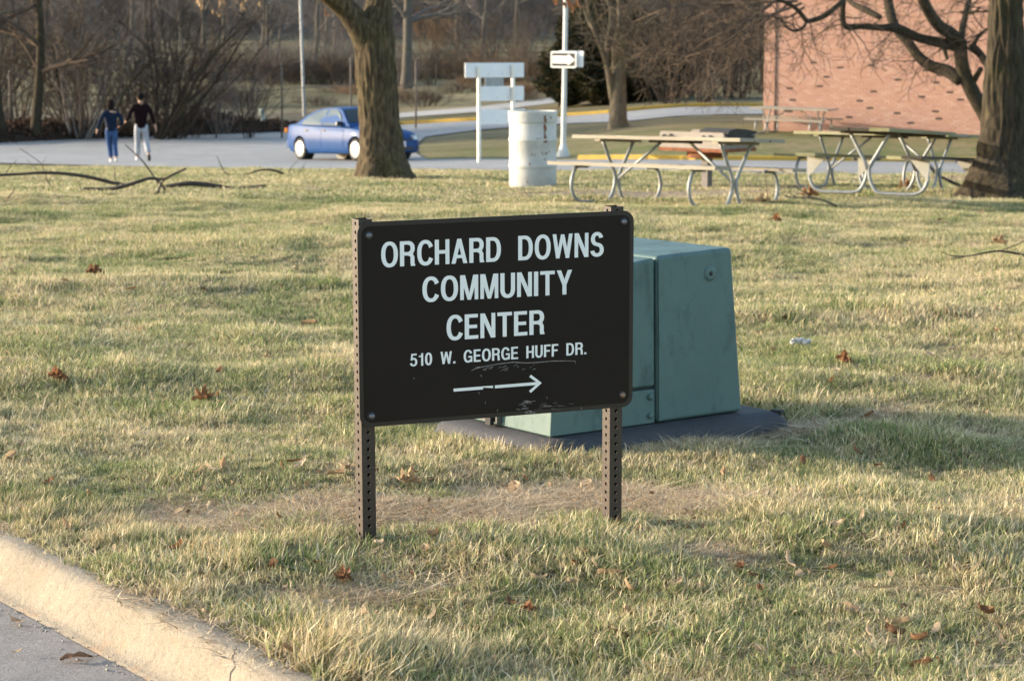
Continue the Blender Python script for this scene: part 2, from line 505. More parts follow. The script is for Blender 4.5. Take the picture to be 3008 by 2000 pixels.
STRAW = [(.34, .255, .135), (.84, .72, .50)]
GREEN = [(.075, .115, .036), (.27, .32, .115)]
def grass_common(nt, pos, rnd, lo=.30, hi=.70):
    """green-straw balance from the place on the lawn plus a value of the blade's own"""
    n1 = noise_node(nt, pos, .55, 3, .6); n2 = noise_node(nt, pos, 3.2, 3, .6)
    a = N(nt, 'ShaderNodeMath', operation='MULTIPLY_ADD'); nt.links.new(n1.outputs[0], a.inputs[0]); a.inputs[1].default_value = 1.15; a.inputs[2].default_value = -.525
    b = N(nt, 'ShaderNodeMath', operation='MULTIPLY_ADD'); nt.links.new(n2.outputs[0], b.inputs[0]); b.inputs[1].default_value = 1.05; nt.links.new(a.outputs[0], b.inputs[2])
    c = N(nt, 'ShaderNodeMath', operation='MULTIPLY_ADD'); nt.links.new(rnd, c.inputs[0]); c.inputs[1].default_value = .8; nt.links.new(b.outputs[0], c.inputs[2])
    d = N(nt, 'ShaderNodeMath', operation='ADD'); nt.links.new(c.outputs[0], d.inputs[0]); d.inputs[1].default_value = -.345
    return d.outputs[0]

def grass_mat(name, dead=False):
    m, nt, b = mat_base(name)
    pos = N(nt, 'ShaderNodeNewGeometry').outputs['Position']
    at = N(nt, 'ShaderNodeAttribute', attribute_name='blade')
    sep = N(nt, 'ShaderNodeSeparateColor'); nt.links.new(at.outputs['Color'], sep.inputs[0])
    if dead:
        c = ramp(nt, sep.outputs[0], [(0, (.24, .17, .105)), (.5, (.50, .395, .265)), (1, (.85, .72, .52))]).outputs[0]
    else:
        f = grass_common(nt, pos, sep.outputs[0])
        st = mixc(nt, sep.outputs[2], STRAW[0], STRAW[1]); gr = mixc(nt, sep.outputs[2], GREEN[0], GREEN[1])
        f2 = ramp(nt, f, [(.40, (0, 0, 0)), (.80, (1, 1, 1))]).outputs[0]
        c = mixc(nt, f2, st, gr)
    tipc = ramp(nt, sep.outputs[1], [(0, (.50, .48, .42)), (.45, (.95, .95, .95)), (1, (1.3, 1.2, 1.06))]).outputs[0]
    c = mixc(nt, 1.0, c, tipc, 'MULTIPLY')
    nt.links.new(c, b.inputs['Base Color']); b.inputs['Roughness'].default_value = .55
    b.inputs['Specular IOR Level'].default_value = .3
    t = N(nt, 'ShaderNodeBsdfTranslucent'); nt.links.new(c, t.inputs[0])
    mx = N(nt, 'ShaderNodeMixShader'); mx.inputs[0].default_value = .30
    nt.links.new(b.outputs[0], mx.inputs[1]); nt.links.new(t.outputs[0], mx.inputs[2])
    nt.links.new(mx.outputs[0], nt.nodes['Material Output'].inputs[0])
    return m
M['grass'] = grass_mat('grass_blades')
M['grass_dead'] = grass_mat('grass_dead', True)

def lawn_mat():
    m, nt, b = mat_base('lawn_ground')
    pos = N(nt, 'ShaderNodeNewGeometry').outputs['Position']
    at = N(nt, 'ShaderNodeAttribute', attribute_name='zone')
    sep = N(nt, 'ShaderNodeSeparateColor'); nt.links.new(at.outputs['Color'], sep.inputs[0])
    rn = noise_node(nt, pos, 9, 6, .75)
    f = grass_common(nt, pos, rn.outputs[0])
    f2 = ramp(nt, f, [(.42, (0, 0, 0)), (.82, (1, 1, 1))]).outputs[0]
    fine = noise_node(nt, pos, 70, 3, .8)
    st = ramp(nt, fine.outputs[0], [(.3, (.13, .098, .055)), (.7, (.42, .335, .19))]).outputs[0]
    gr = ramp(nt, fine.outputs[0], [(.3, (.085, .10, .034)), (.7, (.20, .225, .085))]).outputs[0]
    lawn = mixc(nt, f2, st, gr)
    soil = ramp(nt, fine.outputs[0], [(.3, (.17, .132, .088)), (.7, (.46, .375, .265))]).outputs[0]
    sn = noise_node(nt, pos, 2.2, 6, .75)
    sm = N(nt, 'ShaderNodeMath', operation='MULTIPLY_ADD'); nt.links.new(sep.outputs[0], sm.inputs[0]); sm.inputs[1].default_value = 1.25; nt.links.new(sn.outputs[0], sm.inputs[2])
    sf = ramp(nt, sm.outputs[0], [(.95, (0, 0, 0)), (1.25, (1, 1, 1))]).outputs[0]
    c = mixc(nt, sf, lawn, soil)
    # far meadow: pale, with long darker swathes
    fn = noise_node(nt, pos, .07, 5, .65, (.45, 1.3, 1)); fn2 = noise_node(nt, pos, .6, 5, .7, (.4, 1, 1))
    fld = ramp(nt, fn.outputs[0], [(.35, (.105, .102, .055)), (.6, (.25, .212, .130))]).outputs[0]
    fld = mixc(nt, 1.0, fld, ramp(nt, fn2.outputs[0], [(.3, (.55, .54, .52)), (.7, (1.25, 1.22, 1.18))]).outputs[0], 'MULTIPLY')
    c = mixc(nt, sep.outputs[2], c, fld)
    wf = ramp(nt, fn2.outputs[0], [(.3, (.115, .096, .084)), (.7, (.185, .152, .128))]).outputs[0]
    c = mixc(nt, sep.outputs[1], c, wf)
    nt.links.new(c, b.inputs['Base Color']); b.inputs['Roughness'].default_value = 1.0
    b.inputs['Specular IOR Level'].default_value = .05
    bp = N(nt, 'ShaderNodeBump', _Strength=1.0, _Distance=.03)
    nt.links.new(rn.outputs[0], bp.inputs['Height']); nt.links.new(bp.outputs[0], b.inputs['Normal'])
    return m
M['lawn'] = lawn_mat()
# ================================================================== terrain
def axis(lo_far, lo, hi, hi_far, step, grow):
    a = list(np.arange(lo, hi, step))
    s, v, up = step, a[-1], []
    while v < hi_far: s *= grow; v += s; up.append(v)
    s, v, dn = step, a[0], []
    while v > lo_far: s *= grow; v -= s; dn.append(v)
    return np.array(dn[::-1] + a + up)

def seg_dist(x, y, pts):
    best = np.full(np.shape(x), 1e9)
    for (x0, y0), (x1, y1) in zip(pts[:-1], pts[1:]):
        dx, dy = x1 - x0, y1 - y0
        t = np.clip(((x - x0) * dx + (y - y0) * dy) / (dx * dx + dy * dy), 0, 1)
        best = np.minimum(best, np.hypot(x - x0 - t * dx, y - y0 - t * dy))
    return best

PN = np.array([0.145, 7.92]); PA = np.array([0.7986, 0.6018]); PB = np.array([-0.6018, 0.7986])   # transformer: near corner, long and short axis
SIGNL, SIGNR = (-.445, 6.47), (.335, 6.90)
def dead_mask(x, y):
    """bare, dried ground: round the sign, along the pad, by the tables and at the tree feet"""
    d1 = seg_dist(x, y, DEADLINE)
    m = np.clip(1.30 - d1 / .37, 0, 1) * .92
    a0 = PN + PA * .35 - PB * .22; a1 = PN + PA * 1.75 - PB * .12
    m = np.maximum(m, np.clip(1.1 - seg_dist(x, y, [tuple(a0), tuple(a1)]) / .2, 0, 1) * .8)
    for (px, py, rx, ry, k) in DIRT:
        m = np.maximum(m, k * np.clip(1.4 - np.hypot((x - px) / rx, (y - py) / ry), 0, 1))
    # worn strip just behind the kerb
    s = kerb_s(x, y)
    m = np.maximum(m, np.clip(1 - s / .10, 0, 1) * .8 * (y < 9))
    return m
DIRT = []
DEADLINE = [tuple(Q(X, Y)[:2]) for X, Y in ((420, 1195), (560, 1206), (760, 1195), (1050, 1182), (1380, 1165), (1600, 1168))]
for X, Y, rx, ry, k in [(1430, 448, 1.5, .9, .75), (1640, 443, 1.4, .7, .75), (1790, 440, .9, .8, .6), (1170, 441, 1.3, .5, .55), (880, 415, .9, .8, .6), (650, 437, 1.6, .35, .5),
                        (2230, 412, 1.2, 1.2, .6), (2300, 450, 1.0, .7, .5), (1690, 460, .8, .35, .5), (1030, 330, 1.7, 3.0, .9), (880, 1385, .26, .16, .75), (1640, 1290, .2, .12, .7), (1900, 760, .25, .2, .4),
                        (120, 1150, .25, .15, .5)]:
    g = Q(X, Y); DIRT.append((g.x, g.y, rx, ry, k + (.22 if Y < 470 else 0)))

sv = axis(0, 0, 12, 640, .085, 1.05)
sv = sv[sv >= 0]; sv[0] = 0
tv = axis(-900, -9.5, 4, 700, .085, 1.05)
SS, TT = np.meshgrid(sv, tv, indexing='ij')
GX = K0[0] + SS * KN[0] + TT * KD[0]
GY = K0[1] + SS * KN[1] + TT * KD[1]
GZ = terrain(GX, GY)
ns, nt_ = GX.shape
verts = np.stack([GX, GY, GZ], -1).reshape(-1, 3)
ii, jj = np.meshgrid(np.arange(ns - 1), np.arange(nt_ - 1), indexing='ij')
a0 = (ii * nt_ + jj).ravel()
faces = np.stack([a0, a0 + 1, a0 + nt_ + 1, a0 + nt_], -1)[:, ::-1]
me = bpy.data.meshes.new('lawn')
me.from_pydata(verts.tolist(), [], faces.tolist())
me.polygons.foreach_set('use_smooth', [True] * len(me.polygons))
uu = GX / np.maximum(GY, 5)
wood = np.clip((GY - 255) / 25, 0, 1)
wood = np.maximum(wood, np.clip((-.045 - uu) / .02, 0, 1) * np.clip((GY - 66) / 3, 0, 1) * np.clip((112 - GY) / 20, 0, 1) * .55)
field = np.clip((GY - 58) / 14, 0, 1)
col = np.stack([dead_mask(GX, GY) * (GY < 62), wood, field, np.ones_like(wood)], -1).reshape(-1, 4)
ca = me.color_attributes.new('zone', 'FLOAT_COLOR', 'POINT')
ca.data.foreach_set('color', col.ravel())
me.materials.append(M['lawn'])
ground = struct(link(bpy.data.objects.new('ground', me)))

# ---- street in front, with its rolled kerb
def kp(s, t, z):
    return (K0[0] + s * KN[0] + t * KD[0], K0[1] + s * KN[1] + t * KD[1], z)
mb = MB()
prof = [(.05, -.30), (.05, -.012), (.03, .002), (.0, .006), (-.030, .005), (-.045, .000), (-.060, -.013), (-.086, -.052), (-.104, -.084), (-.118, -.100), (-.135, -.108), (-.165, -.112), (-.165, -.30)]
tl = [-60 + i * 1.5 for i in range(34)] + [-9 + i * .06 for i in range(0, 190)] + [2.4 + i * 1.5 for i in range(1, 30)]
rk = random.Random(3)
def kerb_cut(t):                     # slight casting unevenness along the kerb
    return .004 * mnoise.noise(Vector((t * 9, 2, 0))) + .003 * mnoise.noise(Vector((t * 30, 5, 0))) + .006 * math.sin(t * 2.1) + .004 * math.sin(t * 5.3 + 1) + .002 * math.sin(t * 17)
vs = [kp(s_ + (kerb_cut(t) if s_ > -.1 else 0), t, z) for t in tl for s_, z in prof]
n = len(prof)
fs = [(i * n + k, i * n + k + 1, (i + 1) * n + k + 1, (i + 1) * n + k) for i in range(len(tl) - 1) for k in range(n - 1)]
mb.add(vs, fs)
struct(obj('street_kerb', mb, M['concrete'], smooth=True, fix=True))
# joint crack across the kerb
ck = MB()
g1, g2 = Q(534, 1496), Q(514, 1568)
def kerb_pt(t, k, off):              # k runs over the profile, off = proud of the surface
    s_, z = np.interp(k, range(n), [p[0] for p in prof]), np.interp(k, range(n), [p[1] for p in prof])
    return kp(s_ + kerb_cut(t) - off * .6, t, z + off)
tc = (g1.x - K0[0]) * KD[0] + (g1.y - K0[1]) * KD[1]
rr = random.Random(8)
path_ = [(tc + .012 * i + rr.uniform(-.012, .012), 3.6 + .42 * i) for i in range(12)]
L_, R_ = [kerb_pt(t - .0022, k, .0018) for t, k in path_], [kerb_pt(t + .0022 + rr.uniform(-.001, .001), k, .0018) for t, k in path_]
ck.add(L_ + R_, [(i, i + 1, 12 + i + 1, 12 + i) for i in range(11)])
co_ = obj('kerb_crack', ck, M['rubber'], bpy.data.objects['street_kerb'])
mb = MB()
st = [-.163, -.3, -1.0, -1.8, -3, -5, -7, -9]
tq = [-200, -60, -30] + [-12 + i for i in range(0, 25)] + [30, 60, 200]
vs = [kp(s_, t, -.109 + .02 * min(1, (-.163 - s_) / 3)) for t in tq for s_ in st]
n = len(st)
mb.add(vs, [(i * n + k, i * n + k + 1, (i + 1) * n + k + 1, (i + 1) * n + k) for i in range(len(tq) - 1) for k in range(n - 1)])
struct(obj('street', mb, M['street'], fix=True))
rg = random.Random(31); mb = MB()
for _ in range(900):
    t = rg.uniform(-7, 2.2); s_ = -.15 - abs(rg.gauss(0, .045 if rg.random() < .8 else .35))
    if s_ > -.168: zz_ = -.110
    else: zz_ = -.109 + .02 * min(1, (-.163 - s_) / 3)
    r_ = rg.uniform(.0012, .0045) * (1.6 if rg.random() < .05 else 1)
    c_ = Vector(kp(s_, t, zz_ + r_ * .4)); o_ = len(mb.v)
    for dx, dy, dz in ((1, 0, 0), (-1, 0, 0), (0, 1, 0), (0, -1, 0), (0, 0, 1), (0, 0, -1)):
        k_ = r_ * rg.uniform(.7, 1.3); mb.v.append((c_.x + dx * k_, c_.y + dy * k_, c_.z + dz * k_ * .7))
    for a_, b_, d_ in ((0, 2, 4), (2, 1, 4), (1, 3, 4), (3, 0, 4), (2, 0, 5), (1, 2, 5), (3, 1, 5), (0, 3, 5)): mb.f.append((o_ + a_, o_ + b_, o_ + d_)); mb.m.append(0)
gt = obj('gutter_grit', mb, mk('grit', (.20, .18, .16), (.42, .38, .33), 90, .9)); gt['kind'] = 'stuff'; gt['label'] = 'loose grit lying along the foot of the kerb'
mb = MB(); mb.add([kp(-9, -300, -.09), kp(-9, 300, -.09), kp(-500, 300, -.09), kp(-500, -300, -.09)], [(0, 1, 2, 3)])
bk = obj('far_verge', mb, M['lawn'], fix=True); struct(bk)

# ---- draped sheets (car park, drive, path)
def in_poly(px, py, poly):
    c = False; j = len(poly) - 1
    for i in range(len(poly)):
        (xi, yi), (xj, yj) = poly[i], poly[j]
        if (yi > py) != (yj > py) and px < (xj - xi) * (py - yi) / (yj - yi) + xi: c = not c
        j = i
    return c

def drape(name, poly, mat, lift, step=1.2):
    """a sheet lying on the ground inside an outline given in world x, y"""
    out = []
    for (x0, y0), (x1, y1) in zip(poly, poly[1:] + poly[:1]):
        k = max(1, int(math.hypot(x1 - x0, y1 - y0) / step))
        out += [(x0 + (x1 - x0) * i / k, y0 + (y1 - y0) * i / k) for i in range(k)]
    vs = [Vector(p) for p in out]
    ne = len(out)
    xs = [p[0] for p in out]; ys = [p[1] for p in out]
    y = min(ys) + step / 2
    while y < max(ys):
        x = min(xs) + step / 2
        while x < max(xs):
            if in_poly(x, y, out): vs.append(Vector((x, y)))
            x += step
        y += step
    ed = [(i, (i + 1) % ne) for i in range(ne)]
    v2, _, f2, *_ = delaunay_2d_cdt(vs, ed, [], 0, 1e-4, False)
    f2 = [f for f in f2 if in_poly(sum(v2[i].x for i in f) / len(f), sum(v2[i].y for i in f) / len(f), out)]
    zz = terrain(np.array([v.x for v in v2]), np.array([v.y for v in v2])) + lift
    mb = MB(); mb.add([(v.x, v.y, z) for v, z in zip(v2, zz)], [tuple(f) for f in f2])
    return struct(obj(name, mb, mat, fix=True, smooth=True))

NEAR_EDGE = [(-260, 376), (0, 379), (300, 386), (690, 392), (1000, 394), (1326, 397), (1763, 402), (2500, 411)]
LOT = NEAR_EDGE + [(2560, 382), (2250, 377), (1600, 372), (1167, 369), (985, 370), (958, 356), (955, 338), (978, 318), (1095, 302), (1173, 295.5), (1311, 286.5), (1455, 280.5), (1746, 265.5), (1990, 254),
       (1990, 235), (1746, 247.5), (1401, 263.4), (1296, 270.5), (1095, 280.5), (927, 289.5), (830, 297), (660, 306), (300, 318), (0, 331), (-330, 346)]
lotw = [tuple(Q(x, y)[:2]) for x, y in LOT]
drape('car_park', lotw, M['lot'], .035)
PATH = [(880, 267), (927, 261), (1095, 249), (1266, 228), (1330, 218), (1330, 228), (1266, 240), (1095, 260), (927, 272), (880, 278)]
drape('footpath', [tuple(Q(x, y)[:2]) for x, y in PATH], M['path'], .03)

def sweep_kerb(name, pts, w, h, mat):
    """a kerb of real section following points on the ground"""
    P2 = [Vector(p) for p in pts]
    fine = []
    for a, b in zip(P2[:-1], P2[1:]):
        k = max(1, int((b - a).length / 1.0))
        fine += [a + (b - a) * i / k for i in range(k)]
    fine.append(P2[-1])
    mb = MB(); vs = []
    for i, p in enumerate(fine):
        d = fine[min(i + 1, len(fine) - 1)] - fine[max(i - 1, 0)]; d.normalize()
        nrm = Vector((-d.y, d.x))
        z = T(p.x, p.y)
        for o_, hz in ((0, -.1), (0, h - .03), (.03, h), (w - .02, h), (w, h - .03), (w, -.1)):
            q = p + nrm * o_
            vs.append((q.x, q.y, z + hz))
    mb.add(vs, [(i * 6 + k, i * 6 + k + 1, (i + 1) * 6 + k + 1, (i + 1) * 6 + k) for i in range(len(fine) - 1) for k in range(5)])
    return struct(obj(name, mb, mat, fix=True))
k2 = [Q(x, y).to_2d() for x, y in [(905, 290.5), (927, 289.2), (1095, 280.2), (1296, 270.2), (1401, 263.2), (1746, 247.3), (1990, 234.8)]]
sweep_kerb('yellow_kerb', k2, .18, .16, M['yellow'])
k1 = [Q(x, y).to_2d() for x, y in [(1330, 371), (1600, 372), (2250, 377), (2560, 382)]]
sweep_kerb('yellow_kerb', k1, .18, .15, M['yellow'])

# ================================================================== brick building
BL = Q(1757, 300.5)                                  # foot of the visible wall's far left corner
TH = R(27)
BA = Vector((math.cos(TH), -math.sin(TH), 0)); BN = Vector((-math.sin(TH), -math.cos(TH), 0))
bz = BL.z - .25
bld = thing('brick_building', 'low red brick building with one blank sunlit wall behind the picnic tables', 'building', (BL.x, BL.y, bz))
bld.rotation_euler = (0, 0, -TH)                      # local x runs along the wall, local -y faces the lawn
BW_, BD_, BH_ = 17.0, 12.0, 4.6
mb = MB()
mb.box((BW_ / 2, .10, BH_ / 2), (BW_, .2, BH_))
mb.box((BW_ / 2, BD_ - .1, BH_ / 2), (BW_, .2, BH_))
mb.box((.1, BD_ / 2, BH_ / 2 - .001), (.2, BD_ - .4, BH_)); mb.box((BW_ - .1, BD_ / 2, BH_ / 2 - .001), (.2, BD_ - .4, BH_))
obj('wall', mb, M['mortar'], bld)
mb = MB(); mb.box((BW_ / 2, BD_ / 2, BH_ + .13), (BW_ + .7, BD_ + .7, .26))
obj('roof', mb, M['roof'], bld)
mb = MB(); mb.tube([(.36, -.03, .15), (.36, -.03, BH_)], .02, 8)
obj('downpipe', mb, M['downpipe'], bld)

def wall_uv(px, py):
    """photograph pixel -> (along, height) on the front wall plane"""
    r = Vector(ray(px, py)); o = Vector((0, 0, CAMH)); p0 = Vector((BL.x, BL.y, bz))
    t = (p0 - o).dot(BN) / r.dot(BN)
    p = o + r * t - p0
    return p.dot(BA), p.z
CW, CHT = .2032, .0677
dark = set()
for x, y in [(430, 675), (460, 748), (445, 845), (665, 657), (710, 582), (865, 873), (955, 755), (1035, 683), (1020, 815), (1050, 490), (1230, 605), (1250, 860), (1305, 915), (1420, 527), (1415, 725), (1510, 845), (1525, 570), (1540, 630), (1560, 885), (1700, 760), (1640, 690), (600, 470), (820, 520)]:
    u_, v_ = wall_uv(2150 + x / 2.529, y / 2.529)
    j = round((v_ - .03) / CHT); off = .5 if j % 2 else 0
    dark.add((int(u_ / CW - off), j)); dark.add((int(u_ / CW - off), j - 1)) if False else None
rb = random.Random(11)
brick_me = []
for k in range(6):
    b = MB(); b.box((0, 0, 0), (CW - .011, .02, CHT - .011))
    m_ = b.mesh('brick'); m_.materials.append(M['brick%d' % k]); brick_me.append(m_)
stuffb = MB()
single = 0
cols, rows = int(BW_ / CW), int(BH_ / CHT)
u0, v0 = wall_uv(1800 * K, 292 * K); u1, v1 = wall_uv(2215 * K, 292 * K)
for j in range(rows):
    for i in range(-1, cols):
        u_ = (i + .5 + (.5 if j % 2 else 0)) * CW; v_ = (j + .5) * CHT + .03
        w_ = CW
        if u_ < CW / 2 - .01: u_, w_ = CW / 4, CW / 2
        if u_ < 0 or u_ > BW_ - .1: continue
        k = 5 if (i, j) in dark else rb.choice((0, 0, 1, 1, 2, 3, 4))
        d = -.006 + rb.uniform(-.0015, .0015)
        full = abs(w_ - CW) < 1e-6
        if full and ((k == 5) or (single < 270 and 16 <= j < 27 and u0 + .5 < u_ < u1 + .4)):
            o = bpy.data.objects.new('brick', brick_me[k]); link(o, bld); o.location = (u_, d, v_); single += 1
        elif u_ < 10.5:
            stuffb.mi = k
            stuffb.box((u_, d, v_), (w_ - .011, .02, CHT - .011))
o = obj('brickwork', stuffb, [M['brick%d' % k] for k in range(6)], bld); o['kind'] = 'stuff'

# ================================================================== community sign
def cam_pt(v):                                        # camera space (right, down, forward) -> world vector
    x, y, z = v
    return Vector((x, z * math.cos(PITCH) - y * math.sin(PITCH), -z * math.sin(PITCH) - y * math.cos(PITCH)))
_c = np.array([[1049, 654], [1862, 618], [1850, 1194], [1049, 1257]], float)
_u = np.array([[0, 0], [1, 0], [1, 1], [0, 1]], float)
_A = []
for (x, y), (a, b) in zip(_c, _u):
    _A += [[a, b, 1, 0, 0, 0, -x * a, -x * b, -x], [0, 0, 0, a, b, 1, -y * a, -y * b, -y]]
_H = np.linalg.svd(np.array(_A))[2][-1].reshape(3, 3); _H /= _H[2, 2]
_Kc = np.array([[FPX, 0, 1504], [0, FPX, 1000], [0, 0, 1]])
_M = np.linalg.inv(_Kc) @ _H
_s = .61 / np.linalg.norm(_M[:, 1])
U3, V3, O3 = cam_pt(_M[:, 0] * _s), cam_pt(_M[:, 1] * _s), cam_pt(_M[:, 2] * _s) + Vector((0, 0, CAMH))
SW, SH = U3.length, .61
ue = U3.normalized(); ve = V3.normalized(); ve = (ve - ue * ve.dot(ue)).normalized(); nf = ue.cross(ve)
if nf.y > 0: nf = -nf                                 # front normal, towards the street
# local frame of the sign: origin at the left post's foot, x along the board, -y front, z up
foot = Vector((SIGNL[0], SIGNL[1], T(*SIGNL)))
sign = thing('community_center_sign', 'dark brown board reading ORCHARD DOWNS COMMUNITY CENTER on two perforated posts', 'sign', foot)
def sl(u, v, out=0.0):
    """board coordinates (metres from the top left corner, right and down, proud of the face) -> local"""
    return O3 + ue * u + ve * v + nf * out - foot
_Hi = np.linalg.inv(_H)
def b_uv(px, py):                                     # photograph pixel -> board metres
    p = _Hi @ np.array([px, py, 1.0]); p /= p[2]
    return p[0] * SW, p[1] * SH
z5 = lambda x, y: b_uv(1020 + x / 2.681, 600 + y / 2.681)
z6 = lambda x, y: b_uv(1020 + x / 2.681, 940 + y / 2.681)
def rrect(x0, y0, x1, y1, r, n=7):
    out = []
    for cx, cy, a in ((x1 - r, y0 + r, -90), (x1 - r, y1 - r, 0), (x0 + r, y1 - r, 90), (x0 + r, y0 + r, 180)):
        for i in range(n): out.append((cx + r * math.cos(R(a + 90 * i / (n - 1))), cy + r * math.sin(R(a + 90 * i / (n - 1)))))
    return out
mb = MB(); mb.prism(rrect(0, 0, SW, SH, .034), 0, -.0035, lambda a, b, h: sl(a, b, h))
board = obj('sign_board', mb, M['sign_brown'], sign, fix=True)
mb = MB(); mb.prism(rrect(.013, .013, SW - .013, SH - .013, .024), .0002, .0011, lambda a, b, h: sl(a, b, h))
obj('face_panel', mb, M['sign_face'], sign, fix=True)

# ---- lettering: glyphs from strokes, merged to one outline each
S_, H_ = .176, .148
def bar(x0, y0, x1, y1): return [[(x0, y0), (x1, y0), (x1, y1), (x0, y1)]]
def arc(cx, cy, rx, ry, a0, a1, tx=S_, ty=H_, n=28, e=2.25):
    def pt(a, r1, r2):
        c, s = math.cos(R(a)), math.sin(R(a))
        return (cx + r1 * math.copysign(abs(c) ** (2 / e), c), cy + r2 * math.copysign(abs(s) ** (2 / e), s))
    ps = []
    for i in range(n):
        p, q = a0 + (a1 - a0) * i / n, a0 + (a1 - a0) * (i + 1) / n
        ps.append([pt(p, rx, ry), pt(q, rx, ry), pt(q, rx - tx, ry - ty), pt(p, rx - tx, ry - ty)])
    return ps
def mir(ps, w): return [[(w - x, y) for x, y in p] for p in ps]
_A1 = [[(0, 0), (.175, 0), (.425, 1), (.255, 1)]]
_W1 = [[(0, 1), (.165, 1), (.315, 0), (.155, 0)], [(.155, 0), (.305, 0), (.52, .98), (.37, .98)]]
_M1 = bar(0, 0, .15, 1) + [[(0, 1), (.205, 1), (.43, 0), (.30, 0)]]
_Y1 = [[(0, 1), (.185, 1), (.405, .40), (.245, .38)]]
GL = {
    'O': (.70, arc(.35, .5, .35, .515, 0, 360, n=48)),
    '0': (.56, arc(.28, .5, .28, .51, 0, 360, n=48)),
    'C': (.66, arc(.35, .5, .35, .515, 27, 333, n=44)),
    'G': (.69, arc(.35, .5, .35, .515, 27, 318, n=44) + bar(.36, .38, .68, .515) + bar(.55, .02, .68, .5)),
    'R': (.64, bar(0, 0, S_, 1) + bar(.1, .86, .38, 1) + bar(.1, .425, .40, .562) + arc(.345, .7125, .275, .2875, -90, 90)
          + [[(.30, .55), (.30, .45), (.45, .36), (.60, .36), (.54, .50), (.44, .55)], [(.44, .10), (.44, .40), (.605, .38), (.61, .10)], [(.44, .12), (.455, 0), (.64, 0), (.64, .03), (.61, .12)]]),
    'D': (.64, bar(0, 0, S_, 1) + bar(.1, .858, .31, 1) + bar(.1, 0, .31, .142) + arc(.29, .5, .35, .5, -90, 90, n=32)),
    'H': (.62, bar(0, 0, S_, 1) + bar(.452, 0, .62, 1) + bar(.1, .43, .5, .575)),
    'A': (.68, _A1 + mir(_A1, .68) + bar(.13, .215, .55, .35)),
    'W': (.89, _W1 + mir(_W1, .89)),
    'N': (.62, bar(0, 0, .16, 1) + bar(.46, 0, .62, 1) + [[(0, 1), (.185, 1), (.62, 0), (.435, 0)]]),
    'M': (.74, _M1 + mir(_M1, .74)),
    'U': (.61, bar(0, .33, S_, 1) + bar(.442, .33, .61, 1) + arc(.305, .345, .305, .36, 180, 360, n=26)),
    'I': (S_, bar(0, 0, S_, 1)),
    'T': (.61, bar(0, .855, .61, 1) + bar(.221, 0, .389, .9)),
    'Y': (.65, _Y1 + mir(_Y1, .65) + bar(.241, 0, .409, .42)),
    'E': (.56, bar(0, 0, S_, 1) + bar(.1, .857, .545, 1) + bar(.1, .43, .51, .57) + bar(.1, 0, .56, .143)),
    'F': (.53, bar(0, 0, S_, 1) + bar(.1, .857, .53, 1) + bar(.1, .42, .475, .56)),
    'S': (.60, arc(.30, .725, .275, .29, 12, 275, n=34, e=2.1) + arc(.30, .275, .30, .29, -172, 96, n=34, e=2.1) + [[(.22, .585), (.30, .435), (.40, .42), (.40, .555)], [(.2, .58), (.33, .52), (.42, .43), (.3, .42)]]),
    '5': (.56, bar(.10, .862, .52, 1) + [[(.10, 1), (.235, 1), (.19, .52), (.045, .47)], [(.045, .47), (.17, .46), (.2, .53), (.08, .56)]] + arc(.27, .325, .29, .34, -165, 138, tx=.165, ty=.14, n=36)),
    '1': (.40, bar(.20, 0, .36, 1) + [[(.02, .70), (.26, .70), (.26, .83), (.02, .80)], [(.16, .76), (.24, .76), (.36, 1), (.235, 1)]]),
    '.': (.17, bar(0, 0, .17, .165)),
}
def glyph_tris(ch):
    vs, fs = [], []
    for poly in GL[ch][1]:
        ar = sum(poly[i][0] * poly[(i + 1) % len(poly)][1] - poly[(i + 1) % len(poly)][0] * poly[i][1] for i in range(len(poly)))
        if abs(ar) < 1e-7: continue
        if ar < 0: poly = poly[::-1]
        fs.append([len(vs) + i for i in range(len(poly))]); vs += [Vector(p) for p in poly]
    v2, _, f2, _, _, fo = delaunay_2d_cdt(vs, [], fs, 0, 1e-5, True)
    return [tuple(v) for v in v2], [tuple(f) for f, o in zip(f2, fo) if o]
GC = {}
def text_line(s, left, right, top_l, top_r, space=.42, gap=.085):
    """left, right: baseline points at both ends (board metres); top_l, top_r: the same at cap height"""
    w = 0; pos = []
    for ch in s:
        if ch == ' ': w += space - gap; continue
        pos.append((ch, w)); w += GL[ch][0] + gap
    w -= gap
    words, mb, last = [], None, -1
    L0, R0, LT, RT = map(np.array, (left, right, top_l, top_r))
    for ch, x0 in pos:
        if mb is None or x0 - last > .3: mb = MB(); words.append(mb)
        last = x0 + GL[ch][0]
        if ch not in GC: GC[ch] = glyph_tris(ch)
        v, f = GC[ch]
        out = []
        for x, y in v:
            k = (x0 + x) / w
            p = (L0 * (1 - k) + R0 * k) * (1 - y) + (LT * (1 - k) + RT * k) * y
            out.append(sl(p[0], p[1], .0017))
        mb.add(out, f)
    return words
def line_from(s, x_l, x_r, base, top, space=.42, gap=.085):
    """base, top: two picture points (already board metres) on each line; x_l, x_r: left and right ends"""
    def at(two, u):
        (a, b), (c, d) = two
        return (u, b + (d - b) * (u - a) / (c - a))
    return text_line(s, at(base, x_l), at(base, x_r), at(top, x_l), at(top, x_r), space, gap)
L1 = line_from('ORCHARD DOWNS', z5(262, 395)[0], z5(2015, 315)[0], (z5(413, 490), z5(1885, 415)), (z5(413, 293), z5(1888, 225)), .75)
L2 = line_from('COMMUNITY', z5(583, 670)[0], z5(1762, 600)[0], (z5(880, 755), z5(1712, 710)), (z5(880, 560), z5(1640, 522)))
L3 = line_from('CENTER', z6(769, 60)[0], z6(1540, 60)[0], (z6(915, 152), z6(1452, 116)), (z5(915, 868), z5(1430, 838)))
